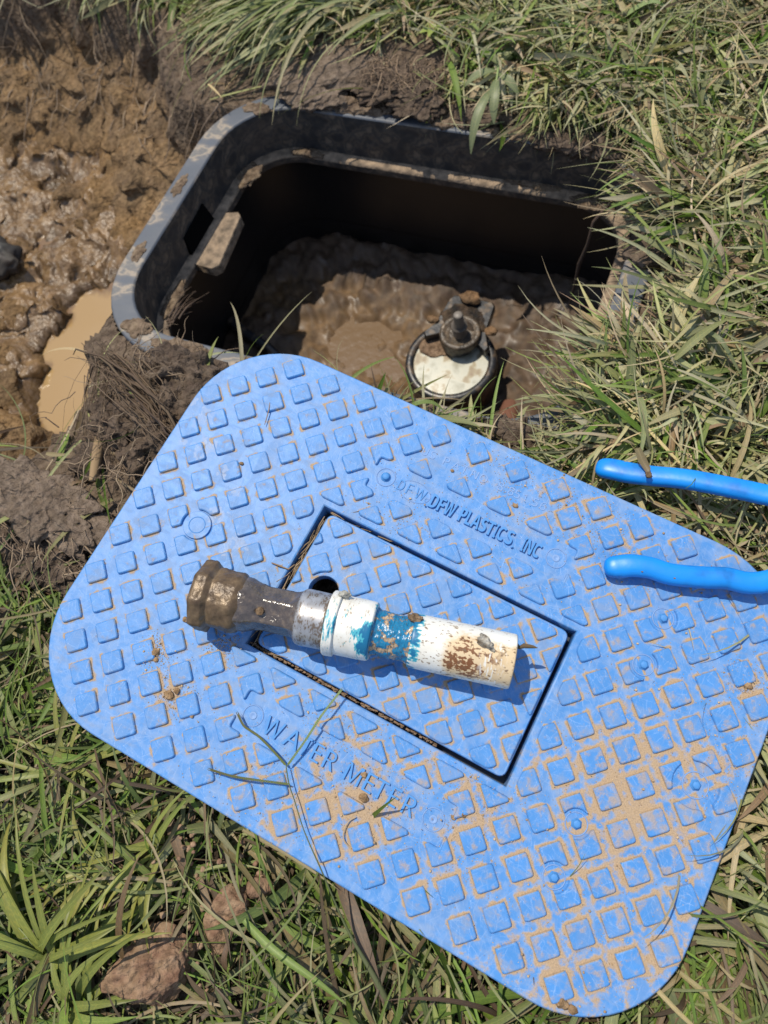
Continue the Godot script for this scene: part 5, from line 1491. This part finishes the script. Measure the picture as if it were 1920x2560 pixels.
	for k in 90:
		var x := rng.randf_range(3.0, 18.0) if k < 66 else rng.randf_range(-2.0, 14.0); var z := rng.randf_range(-15.0, 4.0) if k < 66 else rng.randf_range(20.0, 29.0)
		if grass_at(x, z) < 0.8: continue
		var y := ground_y(x, z) + rng.randf_range(0.8, 1.5)
		for q in 7:
			pl2.append(Transform3D(Basis(Vector3.UP, rng.randf() * 6.0) * rng.randf_range(0.04, 0.085), (Vector3(x, y, z) + Vector3(rng.randfn(0, 0.07), rng.randfn(0, 0.05), rng.randfn(0, 0.07))) * U))
			tn.append(Color(0.19, 0.18, 0.10) * rng.randf_range(0.7, 1.2))
	var sg := multi("sedge_flowers", sm, M.grain, pl2, tn, self)
	tag(sg, "small brown burr heads scattered through the grass", "flower heads")

func _ready() -> void:
	# camera, sky, sun, exposure
	var cam := Camera3D.new()
	cam.name = "camera"
	cam.transform = Transform3D(Basis(Vector3(0.92188, -0.142, -0.36051), Vector3(-0.28058, 0.39703, -0.87387), Vector3(0.26722, 0.90676, 0.32617)).orthonormalized(), Vector3(12.192, 24.163, 21.053) * U)
	cam.fov = rad_to_deg(2.0 * atan(1280.0 / 1775.0))
	cam.near = 0.02
	cam.far = 1000.0
	var at := CameraAttributesPhysical.new()
	at.frustum_focal_length = 17.5 / (1280.0 / 1775.0)
	at.frustum_near = 0.02
	at.frustum_far = 1000.0
	at.frustum_focus_distance = 0.565
	at.exposure_aperture = 6.7
	cam.attributes = at
	cam.fov = rad_to_deg(2.0 * atan(1280.0 / 1775.0))
	add_child(cam)
	cam.current = true
	var we := WorldEnvironment.new()
	we.name = "environment"
	var env := Environment.new()
	env.background_mode = Environment.BG_SKY
	var sky := Sky.new()
	var sm := ProceduralSkyMaterial.new()
	sm.sky_energy_multiplier = 1.05
	sm.sky_top_color = Color(0.52, 0.61, 0.76)
	sm.sky_horizon_color = Color(0.78, 0.85, 0.93)
	sm.sky_curve = 0.18
	sm.ground_bottom_color = Color(0.25, 0.25, 0.18)
	sm.ground_horizon_color = Color(0.6, 0.62, 0.6)
	sm.sky_cover = cloud_cover()
	sm.sky_cover_modulate = Color(1, 1, 1, 0.8)
	sky.sky_material = sm
	env.sky = sky
	env.tonemap_mode = Environment.TONE_MAPPER_LINEAR
	env.tonemap_exposure = 1.0
	env.sdfgi_enabled = true
	env.ssao_enabled = true
	env.ssil_enabled = true
	we.environment = env
	add_child(we)
	var sun := DirectionalLight3D.new()
	sun.name = "sun"
	sun.light_energy = 1.5
	sun.light_color = Color(1.0, 0.96, 0.89)
	sun.light_angular_distance = 0.6
	sun.shadow_enabled = true
	var to_sun := Vector3(-0.30, 1.0, -0.14).normalized()
	sun.transform = Transform3D(Basis.looking_at(-to_sun, Vector3(0, 0, -1)), to_sun * 5.0)
	add_child(sun)
	rng.seed = 4242
	n_low = noise_of(FastNoiseLite.TYPE_SIMPLEX_SMOOTH, 0.12, 2, 1)
	n_mid = noise_of(FastNoiseLite.TYPE_SIMPLEX_SMOOTH, 0.4, 4, 2)
	n_hi = noise_of(FastNoiseLite.TYPE_SIMPLEX_SMOOTH, 1.4, 4, 3)
	n_3d = noise_of(FastNoiseLite.TYPE_SIMPLEX_SMOOTH, 0.5, 5, 4)
	make_materials()
	make_lid_materials()
	build_ground()
	build_box()
	build_soil_lumps()
	build_grass()
	build_lid()
	build_fitting()
	build_pliers()
	build_meter()
	build_plants()

func cloud_cover() -> ImageTexture:
	var w := 512; var h := 256
	var n := noise_of(FastNoiseLite.TYPE_SIMPLEX_SMOOTH, 1.6, 5, 500)
	var im := Image.create(w, h, false, Image.FORMAT_RGBA8)
	for y in h:
		var up := PI * (0.5 - (y + 0.5) / h)
		for x in w:
			var an := PI2 * (x + 0.5) / w
			var c := smoothstep(0.0, 0.45, n.get_noise_3d(cos(an) * cos(up), sin(up) * 1.6, sin(an) * cos(up)))
			im.set_pixel(x, y, Color(0.8, 0.81, 0.82, c * smoothstep(-0.02, 0.08, up)))
	return ImageTexture.create_from_image(im)
